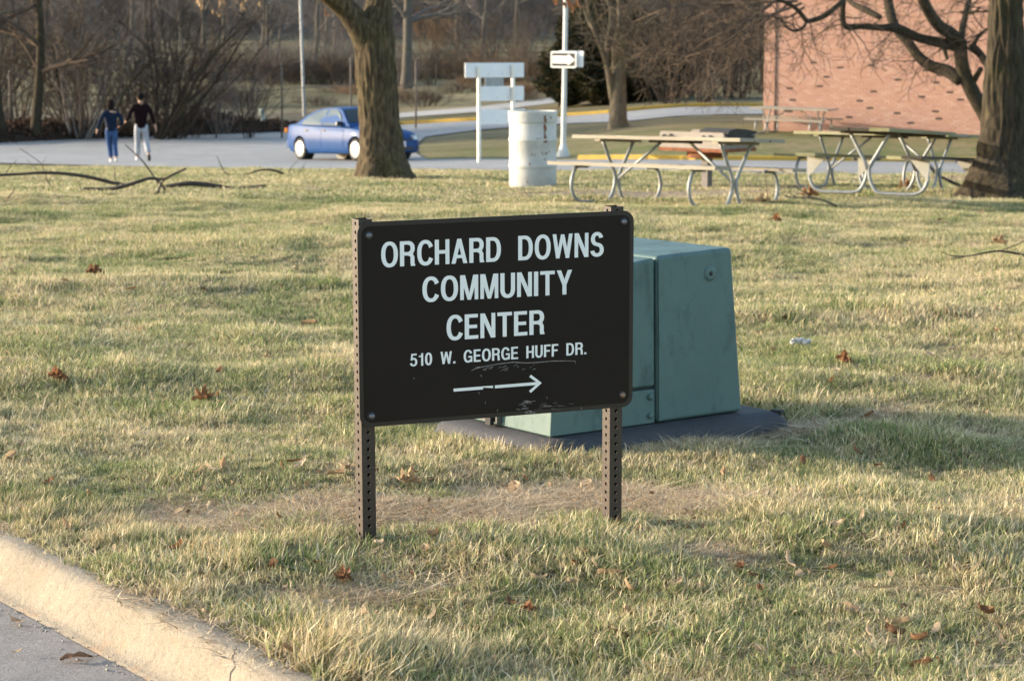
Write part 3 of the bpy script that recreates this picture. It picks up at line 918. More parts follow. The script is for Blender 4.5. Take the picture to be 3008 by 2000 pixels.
L4 = line_from('510 W. GEORGE HUFF DR.', z6(478, 320)[0], z6(1867, 230)[0], (z6(555, 360), z6(1780, 275)), (z6(555, 262), z6(1785, 178)), .66, .10)
for lm in (L1, L2, L3, L4):
    for wmb in lm: obj('lettering', wmb, M['vinyl'], sign)
# arrow, cut by a scrape in its shaft
mb = MB()
def quad(pts, out=.0017):
    mb.add([sl(*p, out) for p in pts], [tuple(range(len(pts)))])
def strip(p, q, w, c0=0, c1=0):
    p, q = np.array(p), np.array(q); d = (q - p) / np.linalg.norm(q - p); s = np.array([-d[1], d[0]]) * w / 2
    quad([p - s + d * c0, q - s + d * c1, q + s - d * c1, p + s - d * c0])
aw = .0092
strip(z6(817, 552), z6(1050, 534), aw); 
p0, p1 = z6(1050, 534), z6(1128, 528)
quad([(p0[0], p0[1] - aw / 2), (p1[0], p1[1] - aw / 2), (p1[0], p1[1] + .003), ((p0[0] + p1[0]) / 2, p1[1] + .001), (p0[0], p0[1] - .001)])
strip(z6(1143, 526), z6(1480, 499), aw)
tip = z6(1512, 495)
for q, sgn in ((z6(1428, 430), -1), (z6(1424, 574), 1)):
    d = np.array(q) - np.array(tip); d /= np.linalg.norm(d); s = np.array([-d[1], d[0]]) * sgn
    s = s if s[0] < 0 else -s
    t_ = np.array(tip); qq = np.array(q)
    quad([t_, qq, qq + s * aw * .95, t_ + np.array([-aw * 1.35, 0])], .0017 if sgn < 0 else .0020)
obj('arrow', mb, M['vinyl'], sign, fix=False)
# scrapes in the face
mb = MB()
def thin(pts, w, out=.0014):
    pts = [np.array(p) for p in pts]
    Ls, Rs = [], []
    for i, p in enumerate(pts):
        d = pts[min(i + 1, len(pts) - 1)] - pts[max(i - 1, 0)]; d /= np.linalg.norm(d) + 1e-9
        s = np.array([-d[1], d[0]]) * w * (.5 + .5 * math.sin(3.1 * (i + .5) / len(pts)))
        Ls.append(sl(*(p - s), out)); Rs.append(sl(*(p + s), out))
    k = len(pts)
    mb.add(Ls + Rs, [(i, i + 1, k + i + 1, k + i) for i in range(k - 1)])
thin([z6(*p) for p in ((960, 398), (1010, 378), (1080, 362), (1180, 345), (1290, 332), (1390, 338), (1480, 334), (1600, 323), (1700, 321), (1778, 324), (1782, 345))], .0009)
rs = random.Random(4)
for _ in range(16):
    x, y = rs.uniform(960, 1240), rs.uniform(372, 408); l = rs.uniform(12, 40)
    thin([z6(x, y), z6(x + l * .5, y - l * .3), z6(x + l, y - l * .5)], rs.uniform(.0003, .0008))
for _ in range(6):
    x, y = rs.uniform(1290, 1460), rs.uniform(350, 395); l = rs.uniform(12, 30)
    thin([z6(x, y), z6(x + l * .5, y - l * .3), z6(x + l, y - l * .4)], rs.uniform(.0003, .0006))
for _ in range(26):
    x, y = rs.gauss(1370, 45), rs.uniform(632, 738); l = rs.uniform(20, 60)
    thin([z6(x, y), z6(x + l * .5, y - 2), z6(x + l, y + 2)], rs.uniform(.0003, .0007))
for _ in range(14):
    x, y = rs.uniform(1450, 1760), rs.uniform(650, 715); l = rs.uniform(20, 70)
    thin([z6(x, y), z6(x + l * .5, y - 3), z6(x + l, y - 5)], rs.uniform(.00015, .0004))
for x, y in ((1065, 650), (1160, 712), (1035, 438), (1820, 695), (505, 458), (1550, 610), (1015, 574)):
    thin([z6(x, y - 8), z6(x + 2, y), z6(x + 4, y + 10)], .0006)
obj('scratch', mb, M['scratch'], sign)

def frame_disc(mb, c, prof, n=16):
    """a small turned piece standing on the board; prof of (radius, out)"""
    vs = []
    for r_, h in prof:
        for k in range(n):
            vs.append(sl(c[0] + r_ * math.cos(6.2832 * k / n), c[1] + r_ * math.sin(6.2832 * k / n), h))
    fs = [(i * n + k, i * n + (k + 1) % n, (i + 1) * n + (k + 1) % n, (i + 1) * n + k) for i in range(len(prof) - 1) for k in range(n)]
    fs.append(tuple((len(prof) - 1) * n + k for k in range(n)))
    mb.add(vs, fs)
for c, mm in ((z5(168, 246), 'bolt'), (z5(2175, 138), 'bolt'), (z6(168, 757), 'bolt'), (z6(2145, 590), 'bolt_rust')):
    mb = MB(); frame_disc(mb, c, [(.0135, .001), (.0135, .0028), (.0125, .0036)])
    w_ = obj('washer', mb, M['rubber'], sign, smooth=True, fix=True, edge=40)
    mb = MB(); frame_disc(mb, c, [(.0088, .0037), (.0086, .006), (.0070, .0085), (.0042, .0100), (.001, .0106)])
    o = obj('bolt_head', mb, M[mm], sign, smooth=True, fix=True)
    if mm == 'bolt_rust': o['label'] = 'rusty bolt head in the lower right corner'

# ---- perforated square posts
def perforated(mb, p0, p1, xa, ya, w, pitch=.0254, rh=.0056):
    """four walls with real round holes; xa, ya: section axes"""
    ax = (p1 - p0); L = ax.length; ax.normalize()
    n = int(L / pitch); pitch = L / n
    m = 12
    for nx, tx in ((xa, ya), (-xa, -ya), (ya, -xa), (-ya, xa)):
        for i in range(n):
            c = p0 + nx * w / 2 + ax * (i + .5) * pitch
            inner, outer = [], []
            for k in range(m):
                a = 6.28318 * (k + .5) / m
                cx, cy = math.cos(a), math.sin(a)
                s = max(abs(cx) / (w / 2), abs(cy) / (pitch / 2))
                inner.append(c + tx * cx * rh + ax * cy * rh)
                outer.append(c + tx * cx / s + ax * cy / s)
            # exact corners so that neighbouring cells meet
            cor = [c + tx * sx * w / 2 + ax * sy * pitch / 2 for sx, sy in ((1, 1), (-1, 1), (-1, -1), (1, -1))]
            fs = [(k, (k + 1) % m, m + (k + 1) % m, m + k) for k in range(m)]
            vs = inner + outer + cor
            for q in range(4):                       # corner triangles
                best = sorted(range(m), key=lambda k: (outer[k] - cor[q]).length)[:2]
                if (outer[best[0]] - cor[q]).length > 1e-5:
                    k0, k1 = sorted(best)
                    if k1 - k0 > 1: k0, k1 = k1, k0
                    fs.append((m + k0, m + k1, 2 * m + q))
            # a wall thickness seen in the hole
            back = [p - nx * .003 for p in inner]
            fs += [(2 * m + 4 + (k), 2 * m + 4 + (k + 1) % m, (k + 1) % m, k) for k in range(m)]
            mb.add(vs + back, fs)
def post(top_px, foot_px, rot, du, dv):
    """a post behind the board; du: where its axis stands along the board"""
    w = .0445
    ca, sa = math.cos(rot), math.sin(rot)
    vz = Vector((0, 0, 1))
    down = ve
    xa = (ue * ca + nf * sa * 1.0).normalized(); xa = (xa - down * xa.dot(down)).normalized()
    ya = down.cross(xa).normalized()
    base = O3 + ue * du - nf * (w / 2 + .0105)
    top = base + down * dv - foot
    k = 0
    b_ = base.copy()
    while (b_.z > T(b_.x, b_.y) - .05) and k < 400: b_ = b_ + down * .005; k += 1
    mb = MB(); perforated(mb, b_ - foot, top, xa, ya, w)
    return obj('post', mb, M['post_brown'], sign, fix=False)
post(None, None, R(-9), .025, -.007)
post(None, None, R(-8), z6(2114, 680)[0] - .006, -.012)

# ================================================================== transformer
tz = T(*PN) 
tr = thing('transformer_box', 'pale green steel transformer cabinet with tapered sides half hidden behind the sign', 'transformer', (PN[0], PN[1], tz + .078), math.atan2(PA[1], PA[0]))
A_, B_, HT, HF = .965, .64, .655, .615
SEAM = .515
def tp(a, b, z):
    """taper: the footprint draws in towards the top on the front and back ends"""
    k = z / HT
    return (a + (.045 if a < .3 else -.058 if a > .8 else 0) * k, b + (.012 * k if b < .3 else -.012 * k), z)
def solid(mb, a0, a1, b0, b1, z0, z1f, z1b):
    vs = [tp(a0, b0, z0), tp(a1, b0, z0), tp(a1, b1, z0), tp(a0, b1, z0), tp(a0, b0, z1f), tp(a1, b0, z1b), tp(a1, b1, z1b), tp(a0, b1, z1f)]
    mb.add(vs, [(3, 2, 1, 0), (4, 5, 6, 7), (0, 1, 5, 4), (1, 2, 6, 5), (2, 3, 7, 6), (3, 0, 4, 7)])
mb = MB(); solid(mb, SEAM + .004, A_, 0, B_, 0, HF + .028, HT)
obj('tank', mb, M['green_paint'], tr, bevel=.016)
mb = MB(); solid(mb, 0.0, SEAM - .004, .002, B_ - .002, .142, HF - .03, HF + .022)
obj('hood', mb, M['green_paint'], tr, bevel=.012)
mb = MB(); solid(mb, 0.0, SEAM - .004, .004, B_ - .004, 0, .133, .133)
sillp = obj('lower_panel', mb, M['green_paint'], tr, bevel=.006)
mb = MB(); solid(mb, .02, SEAM + .02, .02, B_ - .02, .004, HF - .05, HF)
obj('inner_frame', mb, M['green_dark'], tr)
def side_pin(a, z, r_, h, name, mat, parent=tr, prof=None):
    mb = MB()
    y0 = tp(a, 0, z)[1]
    pf = prof or [(r_, -.002), (r_, h * .5), (r_ * .7, h), (r_ * .2, h * 1.1)]
    n = 14; vs = []
    for rr_, hh in pf:
        for k in range(n): vs.append((a + rr_ * math.cos(6.2832 * k / n), y0 + .004 * 0 - hh, z + rr_ * math.sin(6.2832 * k / n)))
    fs = [(i * n + k, i * n + (k + 1) % n, (i + 1) * n + (k + 1) % n, (i + 1) * n + k) for i in range(len(pf) - 1) for k in range(n)]
    fs.append(tuple((len(pf) - 1) * n + k for k in range(n)))
    mb.add(vs, fs)
    return obj(name, mb, mat, parent, smooth=True, fix=True)
side_pin(SEAM - .03, .105, .0125, .006, 'bolt_head', M['green_paint'])
side_pin(SEAM - .03, .032, .0125, .006, 'bolt_head', M['green_paint'])
boss = side_pin(.79, .560, .022, .006, 'lifting_boss', M['green_paint'], prof=[(.034, -.004), (.030, .004), (.018, .0065), (.012, .0065)])
side_pin(.79, .560, .0085, .0085, 'lifting_hole', M['soot'], prof=[(.0088, .005), (.0088, .0072)])
# hinge lip along the seam
mb = MB(); mb.bar(tp(SEAM + .018, -.003, .01), tp(SEAM + .018, -.003, HF + .005), .02, .006, up=(0, -1, 0))
obj('seam_flange', mb, M['green_paint'], tr)
mb = MB()
for b0 in (.14,):
    mb.lathe([(.011, 0), (.011, .004), (.006, .012), (.002, .016)], 10, c=(SEAM - .07, b0, HF + .012))
obj('lid_bolt', mb, M['bolt'], tr, smooth=True)
# lock bracket on the lit front end, low under the sign
mb = MB()
mb.box((-.012, .385, .065), (.03, .055, .10)); mb.box((-.010, .315, .06), (.022, .012, .10))
obj('lock_bracket', mb, M['grill_post'], tr, bevel=.003)
mb = MB(); mb.tube([(-.02, .335, .10), (-.03, .337, .075), (-.034, .345, .045), (-.026, .352, .018), (-.016, .36, .006)], .006, 8)
mb.box((-.026, .35, .02), (.018, .034, .034))
obj('padlock', mb, M['rubber'], tr)

pd = thing('transformer_pad', 'low dark grey pad with rounded rim under the green transformer', 'pad', (PN[0], PN[1], tz), math.atan2(PA[1], PA[0]))
mb = MB()
e = .085
def ring(off, z, r_): return [(x, y, z) for x, y in rrect(-.055 + off, -e + off, A_ + .16 - off, B_ + .02 - off, r_)]
rings = [ring(-.03, -.06, .07), ring(-.028, .01, .07), ring(-.012, .045, .06), ring(.012, .066, .05), ring(.05, .075, .04)]
vs = [p for r_ in rings for p in r_]; n = len(rings[0])
mb.add(vs, [(i * n + k, i * n + (k + 1) % n, (i + 1) * n + (k + 1) % n, (i + 1) * n + k) for i in range(4) for k in range(n)] + [tuple(4 * n + k for k in range(n))])
obj('slab', mb, M['pad'], pd, smooth=True, fix=True, edge=50)
mb = MB(); mb.box((A_ + .145, -.045, .066), (.03, .045, .02), Matrix.Rotation(.4, 3, 'Z'))
obj('corner_notch', mb, M['soot'], pd)
# ================================================================== picnic tables
def on_slope(o, x, y, rz, sink=0.0, tilt=None):
    """stand a thing on the ground at x, y, turned by rz and tilted with the slope"""
    e = .4
    nx, ny = -(T(x + e, y) - T(x - e, y)) / (2 * e), -(T(x, y + e) - T(x, y - e)) / (2 * e)
    if tilt: nx, ny = tilt
    n = Vector((nx, ny, 1)).normalized()
    f = Vector((math.cos(rz), math.sin(rz), 0)); f = (f - n * f.dot(n)).normalized()
    m = Matrix((f, n.cross(f), n)).transposed().to_4x4()
    m.translation = (x, y, T(x, y) - sink)
    o.matrix_world = m
    return o

def plank(name, L, w, t, c, mat, parent, rng):
    mb = MB(); n = 10
    for i in range(n + 1):
        x = -L / 2 + L * i / n
        dz = rng.uniform(-.0015, .0015); dy = rng.uniform(-.001, .001)
        for y, z in ((-w / 2, -t / 2), (w / 2, -t / 2), (w / 2, t / 2 - .004), (w / 2 - .005, t / 2), (-w / 2 + .005, t / 2), (-w / 2, t / 2 - .004)):
            mb.v.append((c[0] + x, c[1] + y + dy, c[2] + z + dz))
    for i in range(n):
        for k in range(6): mb.f.append((i * 6 + k, i * 6 + (k + 1) % 6, (i + 1) * 6 + (k + 1) % 6, (i + 1) * 6 + k)); mb.m.append(0)
    mb.f.append(tuple(range(5, -1, -1))); mb.m.append(0)
    mb.f.append(tuple(n * 6 + k for k in range(6))); mb.m.append(0)
    return obj(name, mb, mat, parent, fix=True)

def smooth_path(pts, n=6):
    """Catmull-Rom through the points"""
    P_ = [Vector(p) for p in pts]
    P_ = [P_[0] * 2 - P_[1]] + P_ + [P_[-1] * 2 - P_[-2]]
    out = []
    for i in range(1, len(P_) - 2):
        a, b, c, d = P_[i - 1:i + 3]
        for k in range(n):
            t = k / n
            out.append(.5 * ((2 * b) + (c - a) * t + (2 * a - 5 * b + 4 * c - d) * t * t + (3 * b - a - 3 * c + d) * t ** 3))
    out.append(P_[-2])
    return out

def picnic_table(label, wood_top, wood_seat, gusset=False, L=2.44, sep=1.71, seed=1):
    t = thing('picnic_table', label, 'picnic table', group='picnic tables on the lawn')
    rng = random.Random(seed)
    for k in (-1, 0, 1):
        plank('table_plank', L, .236, .038, (rng.uniform(-.012, .012), k * .242, .735), wood_top[k + 1], t, rng)
    for s in (-1, 1):
        plank('seat_plank', L, .236, .038, (rng.uniform(-.02, .02), s * .625, .435), wood_seat[(s + 1) // 2], t, rng)
    for sx in (-1, 1):
        x = sx * sep / 2
        for s in (-1, 1):
            xx = x + s * .012
            pth = smooth_path([(xx, s * .235, .695), (xx, s * .10, .46), (xx, s * .024, .32), (xx, s * .03, .18), (xx, s * .09, .06), (xx, s * .17, .022), (xx, s * .38, .018), (xx, s * .56, .022),
                               (xx, s * .665, .075), (xx, s * .715, .20), (xx, s * .69, .33), (xx, s * .64, .395), (xx, s * .56, .410), (xx, s * .47, .408)], 5)
            mb = MB(); mb.tube(pth, .0205, 9)
            obj('frame_tube', mb, M['galv'], t, smooth=True)
            mb = MB(); mb.box((xx, s * .565, .4225 - .012), (.05, .24, .006)); 
            for q in (.50, .64): mb.lathe([(.012, -.028), (.012, -.016)], 6, c=(xx, s * q, .42))
            obj('seat_bracket', mb, M['wood_dark'], t)
            if gusset:
                mb = MB(); mb.prism([(s * .735, .414), (s * .50, .414), (s * .722, .17)], -.006, .006, lambda a, b, h: (x - .03 + h, a, b))
                obj('gusset', mb, M['gusset'], t, fix=True)
        mb = MB(); mb.box((x, 0, .702), (.09, .68, .028))
        obj('cross_batten', mb, wood_seat[0] if not gusset else M['wood_dark'], t, bevel=.003)
        mb = MB(); mb.tube([(sx * .21, 0, .695), (sx * (sep / 2 - .03), 0, .285)], .0165, 8)
        obj('brace', mb, M['galv'], t, smooth=True)
    mb = MB(); mb.box((0, 0, .702), (.52, .30, .028))
    obj('centre_batten', mb, M['wood_dark'], t, bevel=.003)
    return t
g = P(1978, 584, 23.7)
tA = picnic_table('weathered grey picnic table just right of the white barrel, in front of the grill', [M['wood_grey']] * 3, [M['wood_grey']] * 2, seed=1)
on_slope(tA, g.x, g.y, R(-46), tilt=(.028, .048))
g = P(2592, 546, 28.2)
tB = picnic_table('yellowish lichen-stained picnic table behind another table near the right-hand trunk', [M['wood_lichen'], M['wood_grey'], M['wood_lichen']], [M['wood_lichen'], M['wood_grey']], seed=2)
on_slope(tB, g.x, g.y, R(-46), tilt=(.028, .048))
g = P(2620, 560, 25.6)
tC = picnic_table('dark weathered picnic table with pale triangular gussets, seen from its end', [M['wood_lichen'], M['wood_dark'], M['wood_dark']], [M['wood_dark'], M['wood_lichen']], gusset=True, seed=3)
on_slope(tC, g.x, g.y, R(61), tilt=(.028, .048))
_u = wall_uv(1822 * K, 298 * K)[0]; g = Vector((BL.x, BL.y, 0)) + BA * (_u + .45) + BN * 1.08
tD = picnic_table('small distant picnic table standing against the brick wall', [M['wood_grey']] * 3, [M['wood_grey']] * 2, seed=4)
on_slope(tD, g.x, g.y, R(-33))

# ================================================================== steel drum
g = Q(1227, 437)
dr = thing('trash_barrel', 'white painted steel barrel streaked with rust beside the picnic table', 'barrel', (g.x, g.y, g.z - .02))
sc_ = g.y / FPX
rd = 108 * K * sc_ / 2
dr.scale = (1, 1, 1.17)
mb = MB()
pf = [(rd * .97, 0), (rd, .012), (rd, .25)]
for zc in (.30, .60):
    pf += [(rd, zc - .03), (rd * 1.03, zc - .012), (rd * 1.035, zc), (rd * 1.03, zc + .012), (rd, zc + .03)]
pf += [(rd, .80), (rd * .995, .805)]
mb.lathe(pf, 48, capt=False)
obj('barrel_body', mb, M['drum'], dr, smooth=True, edge=60)
mb = MB(); mb.lathe([(rd * 1.005, .802), (rd * 1.045, .806), (rd * 1.05, .90), (rd * 1.06, .92), (rd * 1.05, .932), (rd * 1.0, .934), (rd * .985, .92), (rd * .98, .30)], 48, capb=False, capt=False)
obj('rim_band', mb, M['drum'], dr, smooth=True, edge=50)
mb = MB(); mb.lathe([(rd * .975, .55), (rd * .5, .60), (.02, .62)], 24, capb=False)
obj('trash', mb, M['soot'], dr, smooth=True)
def drum_patch(name, pts, mat):
    """a rust patch lying on the drum's skin; pts of (angle deg, z, half width m)"""
    mb = MB(); L_, R_ = [], []
    for a, z, w in pts:
        r_ = (rd * 1.053 if z > .803 else rd) + .0025
        if abs(z - .6) < .03 or abs(z - .3) < .03: r_ += rd * .035
        for lst, s in ((L_, -1), (R_, 1)):
            an = R(a) + s * w / rd
            lst.append((r_ * math.cos(an), r_ * math.sin(an), z))
    k = len(pts); mb.add(L_ + R_, [(i, i + 1, k + i + 1, k + i) for i in range(k - 1)])
    return obj(name, mb, mat, dr)
rr = random.Random(2)
drum_patch('rust_streak', [(-62 + rr.uniform(-1.4, 1.4) + (.9 - z) * 9, z, rr.uniform(.008, .026)) for z in (.885, .865, .845, .825, .808)], M['rust'])
drum_patch('rust_streak', [(-62 + rr.uniform(-1.4, 1.4) + (.9 - z) * 9, z, rr.uniform(.008, .025)) for z in (.795, .77, .745, .72, .70, .68, .66, .64, .635)] + [(-59, .59, .03), (-59, .575, .02)], M['rust'])
for a, z, w in ((-57, .45, .018), (-68, .46, .007), (-66, .44, .005), (-86, .435, .006), (-93, .44, .006), (-80, .62, .006), (-72, .622, .006), (-48, .47, .008), (-60, .38, .008), (-45, .86, .012), (-104, .12, .008), (-98, .33, .01)):
    drum_patch('rust_spot', [(a - 1, z - .012, w * .4), (a, z - .004, w), (a + .6, z + .006, w * .8), (a, z + .014, w * .3)], M['rust'])

# ================================================================== grill
g = G(2076, 557)
gr = thing('park_grill', 'rusty square park grill on a post behind the first picnic table', 'grill', (g.x, g.y, g.z - .03), R(-42))
mb = MB(); mb.box((0, 0, .24), (.105, .105, .5))
obj('post', mb, M['grill_post'], gr, bevel=.006)
mb = MB(); mb.lathe([(.25, .45), (.265, .455), (.265, .53), (.25, .535)], 28)
obj('swivel_collar', mb, M['rust'], gr, smooth=True, edge=40)
W_, D_ = 1.04, .68
mb = MB()
mb.box((0, 0, .548), (W_ + .02, D_ + .02, .022)); mb.box((0, -D_ / 2 - .006, .565), (W_ + .02, .012, .035)); mb.box((W_ / 2 + .006, 0, .565), (.012, D_ + .024, .035)); mb.box((-W_ / 2 - .006, 0, .565), (.012, D_ + .024, .035))
obj('fire_tray', mb, M['rust'], gr)
def plate_(name, pts, c, ax, thick, mat):
    mb = MB(); mb.prism(pts, -thick / 2, thick / 2, lambda a, b, h: (c[0] + (a if ax == 'x' else h), c[1] + (h if ax == 'x' else a), c[2] + b))
    return obj(name, mb, mat, gr, fix=True)
plate_('front_plate', [(a, b) for a, b in rrect(-W_ / 2, 0, W_ / 2, .215, .035)], (0, -D_ / 2, .575), 'x', .008, M['grill_steel'])
plate_('back_plate', [(a, b) for a, b in rrect(-W_ / 2, 0, W_ / 2, .215, .035)], (0, D_ / 2, .575), 'x', .008, M['grill_steel'])
plate_('side_plate', [(-D_ / 2 + .006, 0), (D_ / 2 - .006, 0), (D_ / 2 - .006, .18), (-D_ / 2 + .006, .18)], (W_ / 2 - .006, 0, .575), 'y', .008, M['grill_steel'])
plate_('side_plate', [(-D_ / 2 + .006, 0), (D_ / 2 - .006, 0), (D_ / 2 - .006, .18), (-D_ / 2 + .006, .18)], (-W_ / 2 + .006, 0, .575), 'y', .008, M['grill_steel'])
for x in (-.34, .30):
    mb = MB()
    for a, b in (((x - .13, .725), (x - .02, .715)), ((x - .02, .715), (x + .01, .75)), ((x + .01, .75), (x + .06, .715)), ((x + .06, .715), (x + .15, .71))):
        mb.bar((a[0], -D_ / 2 - .012, a[1]), (b[0], -D_ / 2 - .012, b[1]), .012, .024, up=(0, 0, 1))
    mb.box((x - .1, -D_ / 2 - .012, .72), (.03, .012, .06))
    obj('latch_bracket', mb, M['soot'], gr)
mb = MB()
for i in range(16): mb.tube([(-W_ / 2 + .03 + i * .065, -D_ / 2 + .02, .75), (-W_ / 2 + .03 + i * .065, D_ / 2 - .02, .75)], .007, 6)
o = obj('grate', mb, M['soot'], gr)
mb = MB()
pf = [(-.30, .775), (-.26, .82), (-.12, .84), (.10, .825), (.30, .795), (.335, .775), (.335, .765), (-.30, .76)]
mb.prism(pf, W_ / 2 - .44, W_ / 2 + .03, lambda a, b, h: (h, a, b))
obj('lid', mb, M['soot'], gr, fix=True)
plate_('draft_flap', [(-.30, 0), (.30, 0), (.27, .10), (.1, .13), (-.27, .12)], (W_ / 2 + .022, 0, .64), 'y', .01, M['soot'])

# ================================================================== lamp pole with the arrow signs
g = Q(1297, 361)
pole = thing('lamp_pole', 'white pole on a conical foot carrying an arrow sign, behind the barrel', 'pole', g)
pole.rotation_euler = (0, R(.75), 0)
mb = MB(); mb.lathe([(.075, .30), (.062, 2.5), (.055, 7.5)], 20, capb=False)
obj('shaft', mb, M['pole_white'], pole, smooth=True, edge=40)
mb = MB(); mb.lathe([(.20, -.08), (.19, .02), (.15, .14), (.10, .26), (.083, .325), (.075, .33)], 20)
obj('base_cone', mb, M['pole_white'], pole, smooth=True, edge=50)
def arrow_plate(yaw, cx, cz, back):
    Wp, Hp = .76, .43
    fx = lambda a, b, h: Vector((math.cos(yaw) * (a + cx) + math.sin(yaw) * -h, math.sin(yaw) * (a + cx) + math.cos(yaw) * h, cz + b))
    s = -1
    mb = MB(); mb.prism(rrect(-Wp / 2, -Hp / 2, Wp / 2, Hp / 2, .04), -.080, -.083, fx)
    pl = obj('arrow_sign', mb, M['sign_white'], pole, fix=True)
    if back: pl['label'] = 'second plate turned away behind the arrow sign'
    mb = MB(); mb.prism(rrect(-Wp / 2 + .035, -Hp / 2 + .04, Wp / 2 - .035, Hp / 2 - .04, .03), -.0832, -.0842, fx)
    obj('black_field', mb, M['sign_black'], pl, fix=True)
    mb = MB(); mb.prism([(-.32, -.10), (.13, -.10), (.13, -.16), (.335, 0), (.13, .16), (.13, .10), (-.32, .10)], -.0844, -.0852, fx)
    obj('arrow', mb, M['sign_white'], pl, fix=True)
    mb = MB(); mb.bar(fx(-.02 - cx * 0, .12, -.072), fx(.02, .12, -.072), .02, .05); mb.bar(fx(-.02, -.12, -.072), fx(.02, -.12, -.072), .02, .05)
    obj('clamp', mb, M['galv'], pole)
zs = P(1297 * K, 138 * K, g.y).z - g.z
arrow_plate(R(-28), 0.0, zs, False)
arrow_plate(R(150), -.14, zs + .02, True)

g = Q(701, 268)
lp = thing('light_pole', 'tall slim grey pole rising behind the blue car', 'pole', (g.x, g.y, g.z - .2))
lp.rotation_euler = (0, R(-1.3), 0)
mb = MB(); mb.lathe([(.072, 0), (.062, 3), (.05, 9)], 16)
obj('shaft', mb, M['pole_grey'], lp, smooth=True, edge=40)
mb = MB(); mb.box((0, 0, .06), (.36, .36, .12)); 
for a in (-1, 1):
    for b in (-1, 1): mb.lathe([(.018, .12), (.018, .16)], 6, c=(a * .13, b * .13, 0))
obj('base_plate', mb, M['pole_grey'], lp)

# ================================================================== sign rack seen from behind
dR = Q(1102, 377)
yw = R(28)
ra = Vector((math.cos(yw), math.sin(yw), 0)); rn = Vector((math.sin(yw), -math.cos(yw), 0))
rack = thing('sign_rack', 'three white directory boards on two posts, seen from behind left of the barrel', 'sign', dR, yw)
def rk_(zx, zy, off):
    """zoomed pixel -> (along, height) in the rack's plane"""
    r = Vector(ray(1340 + zx / 3.92, 120 + zy / 3.92)); o = Vector((0, 0, CAMH))
    t = (dR - o).dot(rn) / r.dot(rn); p = o + r * t - dR
    return p.dot(ra), p.z
for (xa, ya, xb, yb) in ((107, 268, 785, 412), (278, 536, 785, 681), (278, 800, 795, 948)):
    a0_, z1 = rk_(xa, ya, 0); a1_, z0 = rk_(xb, yb, 0)
    z1 = (z1 + rk_(xb, ya - 23, 0)[1]) / 2; z0 = (z0 + rk_(xa, yb + 26, 0)[1]) / 2
    mb = MB(); mb.box(((a0_ + a1_) / 2, .03, (z0 + z1) / 2), (a1_ - a0_, .02, z1 - z0))
    bo = obj('directory_board', mb, M['white_board'], rack, bevel=.003)
    mb = MB()
    for f in (.40, .63):
        mb.lathe([(.012, 0), (.010, .006)], 6, c=(0, 0, 0), axis='Y')
        k = len(mb.v) - 12
        for i in range(k, k + 12): v = mb.v[i]; mb.v[i] = (v[0] + a0_ + (a1_ - a0_) * f, .0195 - v[1], v[2] + z0 + .08)
    obj('rivet', mb, M['grill_post'], bo)
for zx, top in ((255, 300), (648, 280)):
    a_, zt = rk_(zx, top, 0)
    mb = MB(); mb.box((a_, -.028, zt / 2 - .1), (.075, .075, zt + .2))
    obj('post', mb, M['white_post'], rack, bevel=.004)
a0_, z1 = rk_(340, 430, 0); a1_, z0 = rk_(555, 525, 0)
mb = MB(); mb.box(((a0_ + a1_) / 2, .045, (z0 + z1) / 2), (a1_ - a0_, .008, (z1 - z0) + .1))
obj('link_plate', mb, M['galv'], rack)

# ---- leaning utility marker
_e = Q(607, 308); g = P(607 * K, 292 * K, _e.y + 2.4)
mk_ = thing('utility_marker', 'small pale green utility post leaning beside the leaf bank', 'marker post', (g.x, g.y, g.z - .05), R(40))
mk_.rotation_euler = (R(4), R(-9), R(38))
mb = MB(); mb.box((0, 0, .34), (.15, .15, .68))
obj('body', mb, M['marker_green'], mk_, bevel=.012)
mb = MB(); mb.box((0, 0, .70), (.165, .165, .05))
obj('cap', mb, M['marker_green'], mk_, bevel=.012)

